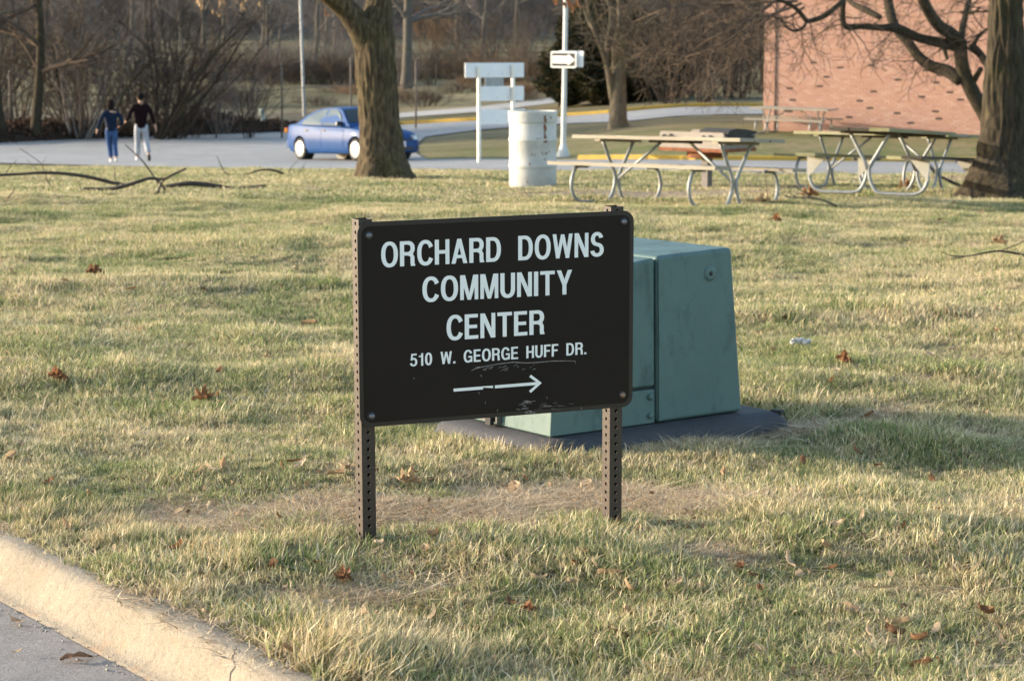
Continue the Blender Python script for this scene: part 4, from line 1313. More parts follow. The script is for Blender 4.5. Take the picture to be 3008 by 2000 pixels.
# ================================================================== car
def make_car():
    g = Q(697, 371)
    yaw = R(-51)
    car = thing('parked_car', 'blue four door sedan parked on the lot, partly behind the big trunk', 'car')
    f = Vector((math.cos(yaw), math.sin(yaw), 0)); rt = Vector((f.y, -f.x, 0))      # forward, right
    c = Vector((g.x, g.y, 0)) + f * 1.32 - rt * .74
    on_slope(car, c.x, c.y, yaw, -.035)
    X = np.array([-2.18, -2.12, -1.95, -1.7, -1.35, -1.0, -.5, 0, .5, 1.0, 1.35, 1.65, 1.9, 2.05, 2.14, 2.19])
    hw = np.interp(X, [-2.18, -2.12, -1.95, -1.6, -1.0, 0, 1.0, 1.6, 1.9, 2.05, 2.14, 2.19], [.60, .70, .785, .835, .855, .86, .855, .83, .775, .70, .60, .44])
    zt = np.interp(X, [-2.18, -2.12, -1.95, -1.7, -1.35, -.9, 0, .8, 1.05, 1.6, 1.9, 2.05, 2.14, 2.19], [.82, .915, .955, .965, .955, .925, .90, .885, .875, .80, .72, .645, .575, .52])
    zb = np.interp(X, [-2.18, -2.0, -1.7, 1.7, 2.0, 2.19], [.36, .25, .19, .19, .21, .30])
    crown = np.interp(X, [-2.18, -1.9, -1.4, 0, 1.0, 1.9, 2.19], [.015, .05, .05, .04, .075, .06, .02])
    tl_ = [0, .08, .25, .45, .62, .78, .90, .97, 1.0]
    sh = [.90, .945, .975, 1.0, 1.0, .985, .965, .945, .905]
    tops = [.78, .5, .2]
    mb = MB(); m = 0
    for i, x in enumerate(X):
        half = [(hw[i] * s, zb[i] + (zt[i] - zb[i]) * t) for t, s in zip(tl_, sh)] + [(hw[i] * k, zt[i] + crown[i] * (1 - k * k)) for k in tops]
        ring_ = [(x, -y, z) for y, z in half] + [(x, 0, zt[i] + crown[i])] + [(x, y, z) for y, z in half[::-1]]
        m = len(ring_); mb.v += ring_
    for i in range(len(X) - 1):
        for k in range(m):
            mb.f.append((i * m + k, i * m + (k + 1) % m, (i + 1) * m + (k + 1) % m, (i + 1) * m + k)); mb.m.append(0)
    mb.f.append(tuple(range(m))); mb.m.append(0); mb.f.append(tuple((len(X) - 1) * m + k for k in range(m))[::-1]); mb.m.append(0)
    tmp = obj('body', mb, M['car_paint'], None, fix=True)
    # wheel arches cut out
    cut = MB()
    for x in (-1.32, 1.32):
        for s in (-1, 1): cut.lathe([(.345, s * .55), (.345, s * 1.0)][::s], 28, c=(x, 0, .31), axis='Y')
    cu = obj('cutter', cut, None, None, fix=True)
    bo = tmp.modifiers.new('b', 'BOOLEAN'); bo.object = cu; bo.operation = 'DIFFERENCE'; bo.solver = 'EXACT'
    dg = bpy.context.evaluated_depsgraph_get()
    me = bpy.data.meshes.new_from_object(tmp.evaluated_get(dg))
    bpy.data.objects.remove(cu); bpy.data.objects.remove(tmp)
    for p in me.polygons: p.use_smooth = True
    me.set_sharp_from_angle(angle=R(35))
    me.name = 'body'
    body = bpy.data.objects.new('body', me); link(body, car)
    side = lambda x, z: float(np.interp(x, X, hw)) * float(np.interp((z - float(np.interp(x, X, zb))) / max(.05, float(np.interp(x, X, zt)) - float(np.interp(x, X, zb))), tl_, sh))
    # greenhouse
    prof = [(-1.62, .95), (-1.40, 1.06), (-1.12, 1.22), (-.85, 1.335), (-.5, 1.395), (-.1, 1.415), (.2, 1.395), (.38, 1.345), (.62, 1.20), (.90, 1.00), (1.04, .90)]
    ghw = lambda z: float(np.interp(z, [.88, 1.0, 1.2, 1.35, 1.42], [.80, .775, .675, .575, .54]))
    gb = MB()
    for s in (-1, 1):
        for x, z in prof: gb.v.append((x, s * ghw(z), z))
    k = len(prof)
    for x, z in prof: gb.v.append((x, 0, z + .035))
    for i in range(k - 1):
        gb.f += [(i, i + 1, 2 * k + i + 1, 2 * k + i), (2 * k + i, 2 * k + i + 1, k + i + 1, k + i)]; gb.m += [0, 0]
    gb.f += [tuple(range(k)), tuple(range(2 * k - 1, k - 1, -1))]; gb.m += [0, 0]
    obj('cabin', gb, M['car_paint'], car, smooth=True, fix=True, edge=30)
    # glass
    def sidepanel(poly, s, off, name, mat):
        mb = MB()
        vs = [(x, s * (ghw(z) + off), z) for x, z in poly] + [(x, s * (ghw(z) + off - .012), z) for x, z in poly]
        n = len(poly)
        mb.add(vs, [tuple(range(n)), tuple(range(2 * n - 1, n - 1, -1))] + [(i, (i + 1) % n, n + (i + 1) % n, n + i) for i in range(n)])
        return obj(name, mb, mat, car, fix=True)
    fw = [(-.235, .965), (.66, .945), (.60, 1.05), (.46, 1.19), (.30, 1.30), (.12, 1.345), (-.19, 1.36)]
    rw = [(-1.26, .985), (-.30, .968), (-.255, 1.36), (-.50, 1.345), (-.80, 1.275), (-1.02, 1.175), (-1.20, 1.06)]
    for s in (-1, 1):
        for pl_ in (fw, rw):
            cx_, cz_ = sum(p[0] for p in pl_) / len(pl_), sum(p[1] for p in pl_) / len(pl_)
            sidepanel([(cx_ + (x - cx_) * 1.06 + .0, cz_ + (z - cz_) * 1.10) for x, z in pl_], s, .003, 'window_trim', M['plastic_black'])
            sidepanel(pl_, s, .008, 'side_window', M['car_glass'])
        sidepanel([(-.30, .962), (-.235, .962), (-.19, 1.362), (-.255, 1.362)], s, .004, 'pillar_trim', M['car_paint'])
    def endglass(i0, i1, f0, f1, w, name):
        pts = prof[i0:i1 + 1]
        mb = MB(); n = 0
        for j, (x, z) in enumerate(pts):
            d = Vector((pts[min(j + 1, len(pts) - 1)][0] - pts[max(j - 1, 0)][0], pts[min(j + 1, len(pts) - 1)][1] - pts[max(j - 1, 0)][1]))
            nn = Vector((-d.y, d.x)).normalized() * .007
            for t in (-1, -.5, 0, .5, 1):
                mb.v.append((x + nn.x, t * (ghw(z) - w), z + .035 * (1 - abs(t)) + nn.y + .002))
        for j in range(len(pts) - 1):
            for q in range(4): mb.f.append((j * 5 + q, j * 5 + q + 1, j * 5 + q + 6, j * 5 + q + 5)); mb.m.append(0)
        return obj(name, mb, M['car_dark_glass'], car, smooth=True, fix=True)
    endglass(7, 9, 0, 0, .05, 'windshield'); endglass(1, 3, 0, 0, .06, 'rear_window')
    # door panels follow the side, a hair proud, with gaps between them
    def sheet(name, x0, x1, z0, z1, s, off=.006, mat='car_paint', slant=0.0, nx=8, nz=8):
        mb = MB()
        for lay in (off, off - .02):
            for i in range(nx + 1):
                for j in range(nz + 1):
                    z = z0 + (z1 - z0) * j / nz; x = x0 + (x1 - x0) * i / nx + slant * (j / nz if i == 0 else 0)
                    mb.v.append((x, s * (side(x, z) + lay), z))
        m2 = (nx + 1) * (nz + 1)
        for i in range(nx):
            for j in range(nz):
                q = (i * (nz + 1) + j, i * (nz + 1) + j + 1, (i + 1) * (nz + 1) + j + 1, (i + 1) * (nz + 1) + j)
                mb.f += [q, tuple(v + m2 for v in q[::-1])]; mb.m += [0, 0]
        bd = [(i, 0) for i in range(nx)] + [(nx, j) for j in range(nz)] + [(i, nz) for i in range(nx, 0, -1)] + [(0, j) for j in range(nz, 0, -1)]
        ix = [i * (nz + 1) + j for i, j in bd]
        for a, b in zip(ix, ix[1:] + ix[:1]): mb.f.append((a, b, b + m2, a + m2)); mb.m.append(0)
        return obj(name, mb, M[mat], car, smooth=True, fix=True, edge=35)
    for s in (-1, 1):
        fd = sheet('front_door', -.235, .79, .30, .885, s); rdoor = sheet('rear_door', -1.02, -.255, .30, .895, s, slant=-.10)
        sheet('side_strip', -.90, .80, .495, .535, s, .014, nz=2); sheet('rocker', -.95, .95, .20, .285, s, .008, nz=3)
        for d_, x in ((fd, -.14), (rdoor, -.98)):
            mb = MB(); mb.box((x, s * (side(x, .80) + .012), .80), (.15, .03, .045))
            obj('handle', mb, M['plastic_black'], d_, bevel=.008)
        mb = MB(); mb.box((.62, s * .86, .985), (.09, .20, .12), taper=.85); mb.box((.64, s * .78, .945), (.06, .08, .05))
        obj('mirror', mb, M['plastic_black'], car, bevel=.02)
        for x in (-1.32, 1.32):
            w = bpy.data.objects.new('wheel', None); link(w, car); w.location = (x, s * .745, .295)
            mb = MB(); mb.lathe([(.18, -.10), (.265, -.095), (.292, -.07), (.296, 0), (.292, .07), (.265, .095), (.205, .09), (.20, .06)], 36, axis='Y', capb=True, capt=False)
            if s < 0: mb.v = [(a, -b, c_) for a, b, c_ in mb.v]
            obj('tyre', mb, M['rubber'], w, smooth=True, fix=True, edge=50)
            mb = MB(); mb.lathe([(.212, .078), (.205, .093), (.17, .098), (.06, .106), (.01, .108)], 28, axis='Y')
            if s < 0: mb.v = [(a, -b, c_) for a, b, c_ in mb.v]
            obj('wheel_cover', mb, M['wheel_cover'], w, smooth=True, fix=True, edge=50)
            mb = MB()
            for q in range(9):
                a = 6.2832 * q / 9
                mb.box((.155 * math.cos(a), s * .1035, .155 * math.sin(a)), (.045, .008, .018), Matrix.Rotation(-a, 3, 'Y'))
            obj('cover_slot', mb, M['grill_post'], w)
            mb = MB(); mb.lathe([(.335, s * .55), (.335, s * .70)][::s], 24, c=(x, 0, .31), axis='Y')
            obj('wheel_well', mb, M['plastic_black'], car, fix=True)
    # nose
    def nose(name, y0, y1, z0, z1, mat, off=.01, par=car, nx=6):
        mb = MB()
        fx = lambda y, z: float(np.interp(abs(y), [.0, .44, .60, .70, .775, .83], [2.19, 2.19, 2.14, 2.05, 1.9, 1.62]))
        for lay in (off, -.05):
            for i in range(nx + 1):
                y = y0 + (y1 - y0) * i / nx
                for z in (z0, z1): mb.v.append((fx(y, z) + lay - max(0, z - .52) * .55, y, z))
        k = 2 * (nx + 1)
        for i in range(nx):
            mb.f += [(2 * i, 2 * i + 1, 2 * i + 3, 2 * i + 2), (2 * i + 1, 2 * i + 1 + k, 2 * i + 3 + k, 2 * i + 3), (2 * i, 2 * i + 2, 2 * i + 2 + k, 2 * i + k)]; mb.m += [0, 0, 0]
        mb.f += [(0, k, k + 1, 1), (2 * nx, 2 * nx + 1, 2 * nx + 1 + k, 2 * nx + k)]; mb.m += [0, 0]
        return obj(name, mb, M[mat], par, smooth=True, fix=True, edge=40)
    nose('front_bumper', -.82, .82, .27, .545, 'car_paint', .045, nx=14)
    nose('lower_grille', -.42, .42, .30, .375, 'plastic_black', .052)
    nose('upper_grille', -.40, .40, .557, .60, 'plastic_black', .03)
    for s in (-1, 1):
        nose('headlight', s * .44, s * .75, .565, .68, 'lamp_clear', .055)
        nose('turn_signal', s * .755, s * .80, .57, .66, 'lamp_amber', .06, nx=2)
        nose('fog_recess', s * .50, s * .64, .32, .38, 'plastic_black', .052)
    mb = MB(); mb.box((2.245, 0, .45), (.012, .31, .155))
    obj('licence_plate', mb, M['plate'], car)
    for s in (-1, 1):
        mb = MB(); mb.box((-2.12, s * .66, .80), (.16, .22, .15), Matrix.Rotation(s * -.5, 3, 'Z'))
        obj('tail_light', mb, M['lamp_red'], car, bevel=.02)
        mb = MB(); mb.box((-2.10, s * .735, .80), (.10, .08, .13), Matrix.Rotation(s * -.5, 3, 'Z'))
        obj('tail_lens', mb, M['lamp_amber'], car, bevel=.015)
    mb = MB(); mb.box((-2.17, 0, .44), (.14, 1.34, .22)); 
    obj('rear_bumper', mb, M['car_paint'], car, bevel=.03)
    mb = MB(); mb.box((0, 0, .2), (3.2, 1.3, .06))
    obj('underbody', mb, M['plastic_black'], car)
make_car()

# ================================================================== people
def skin(name, J, E, mat, parent, sub=1):
    """J: joint -> (x, y, z, r[, r2]); E: pairs of joints; one continuous skinned surface"""
    names = list(J)
    me = bpy.data.meshes.new(name)
    me.from_pydata([J[n][:3] for n in names], [(names.index(a), names.index(b)) for a, b in E], [])
    o = bpy.data.objects.new(name, me); link(o, parent)
    md = o.modifiers.new('skin', 'SKIN'); md.use_smooth_shade = True
    for i, n in enumerate(names):
        r = J[n][3:]; sv_ = me.skin_vertices[0].data[i]
        sv_.radius = (r[0], r[-1]); sv_.use_root = (i == 0)
    s = o.modifiers.new('sub', 'SUBSURF'); s.levels = sub; s.render_levels = sub
    me.materials.append(mat)
    return o

def chainE(*a): return list(zip(a[:-1], a[1:]))

def person(label, px, py, rz, h, P_, mats, hair_long):
    g = Q(px, py)
    p = thing('person', label, 'person', (g.x, g.y, g.z + .035), rz)
    k = h / 1.78
    S = lambda *v: (v[0] * k, v[1] * k, v[2] * k) + tuple(r * k for r in v[3:])
    (lk, la, lt), (rk2, ra_, rt_) = P_['legs']           # knee, ankle, toe of each leg (x, y, z)
    (le, lh), (re, rh) = P_['arms']                       # elbow, hand
    tw = P_['w']
    J = {'pelvis': S(0, 0, .95, .10 * tw, .08), 'waist': S(0, .0, 1.10, .105 * tw, .085), 'chest': S(0, .01, 1.30, .155 * tw, .105), 'neckb': S(0, .0, 1.47, .075, .065), 'neck': S(0, .01, 1.53, .052), 
         'head': S(0, .03, 1.66, .076, .088), 'crown': S(0, .02, 1.735, .055, .062)}
    E = chainE('pelvis', 'waist', 'chest', 'neckb', 'neck', 'head', 'crown')
    for s, n, (kn, an, to), (el, ha) in ((-1, 'l', (lk, la, lt), (le, lh)), (1, 'r', (rk2, ra_, rt_), (re, rh))):
        J['sh' + n] = S(s * .175 * tw, 0, 1.42, .058); J['el' + n] = S(*el, .043); 
        wr = [el[i] + (ha[i] - el[i]) * .82 for i in range(3)]
        J['wr' + n] = S(*wr, .030); J['pa' + n] = S(*ha, .034, .018)
        J['hp' + n] = S(s * .10, 0, .90, .09); J['kn' + n] = S(*kn, .06); J['an' + n] = S(*an, .042); J['to' + n] = S(*to, .036)
        E += [('chest', 'sh' + n), ('sh' + n, 'el' + n), ('el' + n, 'wr' + n), ('wr' + n, 'pa' + n), ('pelvis', 'hp' + n), ('hp' + n, 'kn' + n), ('kn' + n, 'an' + n), ('an' + n, 'to' + n)]
        d = Vector(ha) - Vector(wr); d.normalize()
        sd = Vector((0, 1, 0)).cross(d); sd = Vector((0, 1, 0)) if P_.get('handflat') else Vector((.2 * s, 1, 0)).normalized()
        prev = 'pa' + n
        for q, (off, ln) in enumerate(((-.026, .060), (-.009, .074), (.009, .070), (.026, .056))):
            b = Vector(ha) + sd * off + d * .035; m1 = b + d * ln * .55; m2 = m1 + d * ln * .4 + Vector((-s * .018, 0, 0))
            J['f%d%s' % (q, n)] = S(*b, .0095); J['g%d%s' % (q, n)] = S(*m1, .0085); J['h%d%s' % (q, n)] = S(*m2, .0075)
            E += [(prev, 'f%d%s' % (q, n)), ('f%d%s' % (q, n), 'g%d%s' % (q, n)), ('g%d%s' % (q, n), 'h%d%s' % (q, n))]
        b = Vector(ha) + sd * .035 - d * .02; m1 = b + d * .04 + sd * .02
        J['t' + n] = S(*b, .011); J['u' + n] = S(*m1, .009); E += [(prev, 't' + n), ('t' + n, 'u' + n)]
    skin('body', J, E, M['skin'], p)
    # face, towards +y
    mb = MB()
    def ball(c, r, sc=(1, 1, 1), n=10):
        mb2 = []
        pts, fs = [], []
        for i in range(n + 1):
            for j in range(n):
                a, b = math.pi * i / n, 6.2832 * j / n
                pts.append((c[0] + r * sc[0] * math.sin(a) * math.cos(b), c[1] + r * sc[1] * math.sin(a) * math.sin(b), c[2] + r * sc[2] * math.cos(a)))
        for i in range(n):
            for j in range(n): fs.append((i * n + j, (i + 1) * n + j, (i + 1) * n + (j + 1) % n, i * n + (j + 1) % n))
        mb.add([tuple(v * k for v in q) for q in pts], fs)
    ball((0, .125, 1.635), .016, (.8, 1, 1.5)); ball((-.082, .03, 1.645), .026, (.45, .8, 1.2)); ball((.082, .03, 1.645), .026, (.45, .8, 1.2))
    obj('face', mb, M['skin'], p, smooth=True)
    mb = MB(); ball((-.032, .105, 1.66), .011); ball((.032, .105, 1.66), .011); ball((0, .112, 1.592), .014, (1.6, .5, .4))
    obj('eyes_mouth', mb, M['hair'], p, smooth=True)
    mb = MB(); ball((0, .005, 1.69), .108, (.93, 1.05, .95), 14)
    if hair_long: ball((0, -.02, 1.61), .108, (1.05, .85, 1.4), 14)
    else: ball((0, -.03, 1.655), .082, (.98, .8, 1.0), 12)
    obj('hair', mb, mats['hair'], p, smooth=True)
    # clothes
    th = P_.get('hem', .90)
    J = {'waist': S(0, -.01, 1.08, .155 * tw, .13), 'hem': S(0, -.01, th - .07, .168 * tw, .14), 'chest': S(0, .0, 1.30, .185 * tw, .135), 'yoke': S(0, -.005, 1.45, .12, .10), 'collar': S(0, .0, 1.535, .072, .072)}
    E = [('waist', 'hem'), ('waist', 'chest'), ('chest', 'yoke'), ('yoke', 'collar')]
    for s, n, (el, ha) in ((-1, 'l', (le, lh)), (1, 'r', (re, rh))):
        J['sh' + n] = S(s * .18 * tw, 0, 1.415, .078); J['el' + n] = S(*el, .060)
        f = P_['sleeve']; wr = [el[i] + (ha[i] - el[i]) * f for i in range(3)]
        J['wr' + n] = S(*wr, .048); E += [('chest', 'sh' + n), ('sh' + n, 'el' + n), ('el' + n, 'wr' + n)]
    skin(P_['top'], J, E, mats['top'], p)
    J = {'belt': S(0, 0, 1.06, .14 * tw, .115), 'pelvis': S(0, 0, .945, .152 * tw, .125)}; E = [('belt', 'pelvis')]
    for s, n, (kn, an, to) in ((-1, 'l', (lk, la, lt)), (1, 'r', (rk2, ra_, rt_))):
        cu = [kn[i] + (an[i] - kn[i]) * .90 for i in range(3)]
        J['hp' + n] = S(s * .095, 0, .84, .105, .105); J['kn' + n] = S(*kn, .082); J['cu' + n] = S(*cu, .072)
        E += [('pelvis', 'hp' + n), ('hp' + n, 'kn' + n), ('kn' + n, 'cu' + n)]
    skin('trousers', J, E, mats['legs'], p)
    for an, to, mt in ((la, lt, mats['shoe'][0]), (ra_, rt_, mats['shoe'][1])):
        d = Vector(to) - Vector(an)
        hl = Vector(an) - d * .35 - Vector((0, 0, .03)); md_ = Vector(an) + d * .4 - Vector((0, 0, .015))
        skin('shoe', {'m': S(*md_, .05, .05), 'h': S(*hl, .046), 't': S(*(Vector(to) + d * .15), .042, .035)}, [('m', 'h'), ('m', 't')], mt, p)
    return p
man = dict(legs=(((-.10, .14, .49), (-.11, .10, .075), (-.12, .26, .045)), ((.12, .02, .47), (.17, -.30, .17), (.18, -.24, .03))),
           arms=(((-.33, -.06, 1.13), (-.40, .16, 1.02)), ((.30, -.10, 1.14), (.37, -.12, .86))), w=1.08, sleeve=.72, hem=.90, top='sweater')
person('person in a dark maroon sweater and pale trousers walking away across the lot', 327, 374, R(12), 1.80, man,
       dict(hair=M['hair'], top=M['maroon'], legs=M['pants_grey'], shoe=(M['shoe_white'], M['shoe_dark'])), False)
wom = dict(legs=(((-.05, .12, .50), (-.01, .08, .075), (-.02, .24, .045)), ((.09, .02, .48), (.11, -.16, .11), (.12, -.02, .05))),
           arms=(((-.33, -.12, 1.15), (-.40, -.02, .90)), ((.32, -.12, 1.16), (.24, .10, 1.02))), w=1.02, sleeve=.86, hem=.93, top='jacket')
person('person in a navy jacket and blue jeans walking beside someone in maroon', 258, 377.5, R(16), 1.60, wom,
       dict(hair=M['hair_brown'], top=M['navy'], legs=M['jeans'], shoe=(M['shoe_white'], M['shoe_white'])), True)
# ================================================================== trees
def perp(d, rng):
    v = Vector((rng.gauss(0, 1), rng.gauss(0, 1), rng.gauss(0, 1)))
    v = v - d * v.dot(d)
    return v.normalized() if v.length > 1e-5 else Vector((1, 0, 0))

def grow(mb, p, d, L, r, lvl, top, rng, c):
    """one limb and, from it, the next order of limbs"""
    last = lvl >= top
    k = 3 if last else 5
    pts = [p.copy()]; rad = [r]
    dd = d.copy()
    for i in range(k):
        dd = (dd + perp(dd, rng) * c['wob'] + Vector((0, 0, c['up'] if not last else c.get('tipup', c['up'])))).normalized()
        pts.append(pts[-1] + dd * L / k); rad.append(max(c['rmin'], r * (1 - (i + 1) / k * (1 - c['tap']))))
    mb.tube(pts, rad, 3 if r < .02 else 5 if r < .07 else 8, caps=False)
    if last: return
    nchild = c['n'][lvl] if lvl < len(c['n']) else c['n'][-1]
    for j in range(nchild):
        t = rng.uniform(c.get('t0', .25), 1.0) * k
        i = min(k - 1, int(t)); f = t - i
        q = pts[i].lerp(pts[i + 1], f); rr_ = rad[i] * (1 - f) + rad[i + 1] * f
        ax = (pts[i + 1] - pts[i]).normalized()
        a = R(rng.uniform(*c['ang']))
        nd = (ax * math.cos(a) + perp(ax, rng) * math.sin(a)).normalized()
        grow(mb, q, nd, L * rng.uniform(*c['len']), max(c['rmin'], rr_ * rng.uniform(.45, .7)), lvl + 1, top, rng, c)

def bark_trunk(name, secs, mat, parent, org, n=72, amp=.016, step=.025, seed=0.0):
    """a trunk with real bark ridges; secs: (centre, radius) from the foot up, world space"""
    cs = [s[0] - org for s in secs]; rs = [s[1] for s in secs]
    zs = [c.z for c in cs]
    rows = max(8, int((zs[-1] - zs[0]) / step))
    mb = MB()
    for i in range(rows + 1):
        z = zs[0] + (zs[-1] - zs[0]) * i / rows
        cx = np.interp(z, zs, [c.x for c in cs]); cy = np.interp(z, zs, [c.y for c in cs]); r = np.interp(z, zs, rs)
        flare = max(0.0, 1 - (z - zs[0]) / .45)
        for k in range(n):
            a = 6.283185 * k / n
            q = Vector((math.cos(a) * r * 17 + seed, math.sin(a) * r * 17, z * 2.3))
            w = mnoise.noise(q * .45) * 1.4
            v = abs(mnoise.noise(Vector((q.x + w, q.y + w, q.z)))) * 1.8 + .5 * mnoise.noise(q * 2.3)
            b = mnoise.noise(Vector((math.cos(a) * 1.5 + seed, math.sin(a) * 1.5, z * .7))) * r * .10
            but = flare * flare * r * .22 * math.sin(a * 5 + seed)
            rr_ = r + amp * v + b + but
            mb.v.append((cx + rr_ * math.cos(a), cy + rr_ * math.sin(a), z))
    for i in range(rows):
        for k in range(n):
            mb.f.append((i * n + k, i * n + (k + 1) % n, (i + 1) * n + (k + 1) % n, (i + 1) * n + k)); mb.m.append(0)
    mb.f.append(tuple(rows * n + k for k in range(n))); mb.m.append(0)
    return obj(name, mb, mat, parent, smooth=True)

def edges_to_secs(rows, ox, oy, sc, depth):
    out = []
    for y, l, r in rows:
        a, b = P(ox + l / sc, oy + y / sc, depth), P(ox + r / sc, oy + y / sc, depth)
        out.append(((a + b) / 2, (b - a).length / 2))
    return out[::-1] if out[0][0].z > out[-1][0].z else out

# ---- the oak in the middle
g = Q(872, 411)
oak = thing('oak_tree', 'thick rough-barked oak trunk forking at the top, in front of the blue car', 'tree', g)
rows = [(1420, 636, 1125), (1380, 640, 1108), (1340, 648, 1085), (1300, 657, 1065), (1200, 676, 1028), (1100, 688, 1003), (1000, 688, 986), (900, 680, 972), (700, 665, 955), (500, 650, 940), (350, 634, 928), (250, 640, 922), (150, 680, 915), (60, 715, 909), (0, 728, 905), (-200, 740, 900), (-500, 745, 895), (-900, 750, 880)]
secs = edges_to_secs(rows, 800, 0, 2.613, g.y)
bark_trunk('trunk', secs, M['bark_oak'], oak, g, n=110, amp=.026)
mb = MB()
lim = [P(800 + x / 2.613, y / 2.613, g.y + dy) - g for x, y, dy in ((800, 520, 0), (735, 320, -.05), (660, 190, -.12), (585, 90, -.2), (500, 10, -.3), (380, -90, -.5), (200, -230, -.8), (-50, -480, -1.2), (-300, -900, -1.6))]
mb.tube(lim, [.20, .225, .20, .175, .165, .155, .14, .11, .08], 22, caps=False)
obj('limb', mb, M['bark_oak'], oak, smooth=True)
mb = MB(); rng = random.Random(21)
cfg = dict(wob=.16, up=.05, rmin=.005, tap=.45, n=[5, 5, 5, 4], ang=(28, 62), len=(.5, .72), t0=.3)
topc = secs[-1][0] - g
for k in range(5):
    a = k * 1.257 + .3
    grow(mb, topc - Vector((0, 0, rng.uniform(0, 1.6))), Vector((math.cos(a) * .75, math.sin(a) * .75, .7)).normalized(), rng.uniform(2.6, 3.4), .13, 0, 3, rng, cfg)
grow(mb, lim[-1], Vector((-.7, -.2, .7)).normalized(), 3.0, .08, 0, 3, rng, cfg)
obj('crown', mb, M['bark_oak'], oak)
# leaf sprays that hang into the top of the picture
def leaf_verts(rng, L, W, curl, roll, lobes=3, n=9, p=Vector(), rot=None):
    vs, fs = [], []
    for i in range(n + 1):
        t = i / n
        w = W * (math.sin(math.pi * min(1, t * .93 + .04)) ** .8) * (.72 + .28 * math.cos(lobes * 2 * math.pi * t + 2.6)) if t < 1 else .002
        if t < .12: w = W * .06
        x = (t - .5) * L
        z = curl * L * (t - .5) ** 2 * 4
        for s in (-1, -.5, 0, .5, 1):
            vs.append(Vector((x, s * w, z + roll * W * s * s + (.0 if s else -.1 * W) + rng.uniform(-.04, .04) * W)))
    for i in range(n):
        for k in range(4): fs.append((i * 5 + k, i * 5 + k + 1, (i + 1) * 5 + k + 1, (i + 1) * 5 + k))
    if rot is not None: vs = [rot @ v for v in vs]
    return [v + p for v in vs], fs
def spray(pxs, d, name, mat, par, org, seed):
    rng = random.Random(seed); mb = MB()
    for (x, y, s) in pxs:
        p = P(x, y, d + rng.uniform(-.25, .25)) - org
        rot = Matrix.Rotation(rng.uniform(0, 6.28), 3, 'Z') @ Matrix.Rotation(rng.uniform(.6, 2.3), 3, 'Y') @ Matrix.Rotation(rng.uniform(-1, 1), 3, 'X')
        L = s * d / FPX
        v, f = leaf_verts(rng, L, L * .30, rng.uniform(-.3, .5), rng.uniform(-.2, .9), p=p, rot=rot)
        mb.add(v, f)
        top = P(x + rng.uniform(-40, 40), -60 - rng.uniform(0, 60), d) - org
        mb.tube([p, (p + top) / 2 + Vector((rng.uniform(-.05, .05), 0, .03)), top], .003, 4, caps=False)
    return obj(name, mb, mat, par)
z1 = lambda x, y, s=22: (x / 2.613, y / 2.613, s)
spray([z1(1530, 15, 30), z1(1556, 40, 26), z1(1515, 0, 24), z1(1700, 10, 34), z1(1685, 25, 26), z1(1628, 92, 17), z1(1665, 108, 14), z1(1690, 122, 14), z1(1855, 45, 22), z1(1842, 65, 22), z1(1868, 62, 20), z1(1990, 35, 20), z1(1810, 15, 12), z1(1890, -5, 22)], 31.0, 'leaf_spray', M['leaf_tan'], oak, g, 4)
z2 = lambda x, y, s=22: (800 + x / 2.613, y / 2.613, s)
spray([z2(405, 95, 20), z2(430, 115, 18), z2(2190, 20, 26), z2(2240, 40, 22), z2(2280, 25, 26), z2(2310, 60, 24), z2(2300, 85, 16), z2(2335, 20, 26), z2(2350, 45, 26), z2(2265, 0, 24), z2(2160, 0, 18)], 29.5, 'leaf_spray', M['leaf_rust'], oak, g, 6)

# ---- trunk at the right edge
g = P(2150 + 2010 / 2.529, 1428 / 2.529, 25.5); g.z = T(g.x, g.y)
rt = thing('maple_tree', 'dark ridged tree trunk at the right edge of the lawn beside the tables', 'tree', g)
rows = [(1490, 1660, 2440), (1440, 1690, 2400), (1400, 1712, 2360), (1350, 1740, 2320), (1300, 1768, 2285), (1250, 1795, 2255), (1200, 1820, 2232), (1150, 1840, 2216), (1100, 1852, 2205), (1000, 1863, 2192), (800, 1876, 2180), (600, 1886, 2170), (400, 1895, 2162), (200, 1906, 2155), (0, 1916, 2150), (-300, 1925, 2145), (-800, 1935, 2130)]
secs = edges_to_secs(rows, 2150, 0, 2.529, g.y)
bark_trunk('trunk', secs, M['bark_dark'], rt, g, n=96, amp=.028, seed=3.7, step=.02)
mb = MB(); rng = random.Random(33); topc = secs[-1][0] - g
for k in range(6):
    a = k * 1.05
    grow(mb, topc - Vector((0, 0, rng.uniform(0, .5))), Vector((math.cos(a) * .6, math.sin(a) * .6, .85)).normalized(), rng.uniform(2.2, 3.0), .09, 0, 3, rng, cfg)
obj('crown', mb, M['bark_dark'], rt)

# ---- crooked tree in front of the brick wall
DE = 44.0
gE = Vector((P(2150 + 1985 / 2.529, 1100 / 2.529, DE).x, DE, 0)); gE.z = T(gE.x, gE.y)
ct = thing('crooked_tree', 'crooked leafless tree with bent dark limbs across the brick wall', 'tree', gE)
rng = random.Random(9)
def limb(mb, pts, sc, ox, depth, org, drift=0.0, n=10, sub=5):
    """pts: zoomed pixel x, y, width"""
    q = []
    for i, (x, y, w) in enumerate(pts):
        d = depth + drift * i / max(1, len(pts) - 1)
        v = P(ox + x / sc, y / sc, d) - org
        q.append((v, w / sc * d / FPX / 2))
    pv = smooth_path([a for a, _ in q], sub)
    rv = np.interp(np.linspace(0, len(q) - 1, len(pv)), range(len(q)), [b for _, b in q])
    mb.tube(pv, list(rv), n, caps=True)
    return pv, list(rv)
mb = MB(); nodes = []
def LE(pts, drift=0.0, tw=True):
    pv, rv = limb(mb, pts, 2.529, 2150, DE, gE, drift)
    if tw: nodes.extend(zip(pv[2:], rv[2:]))
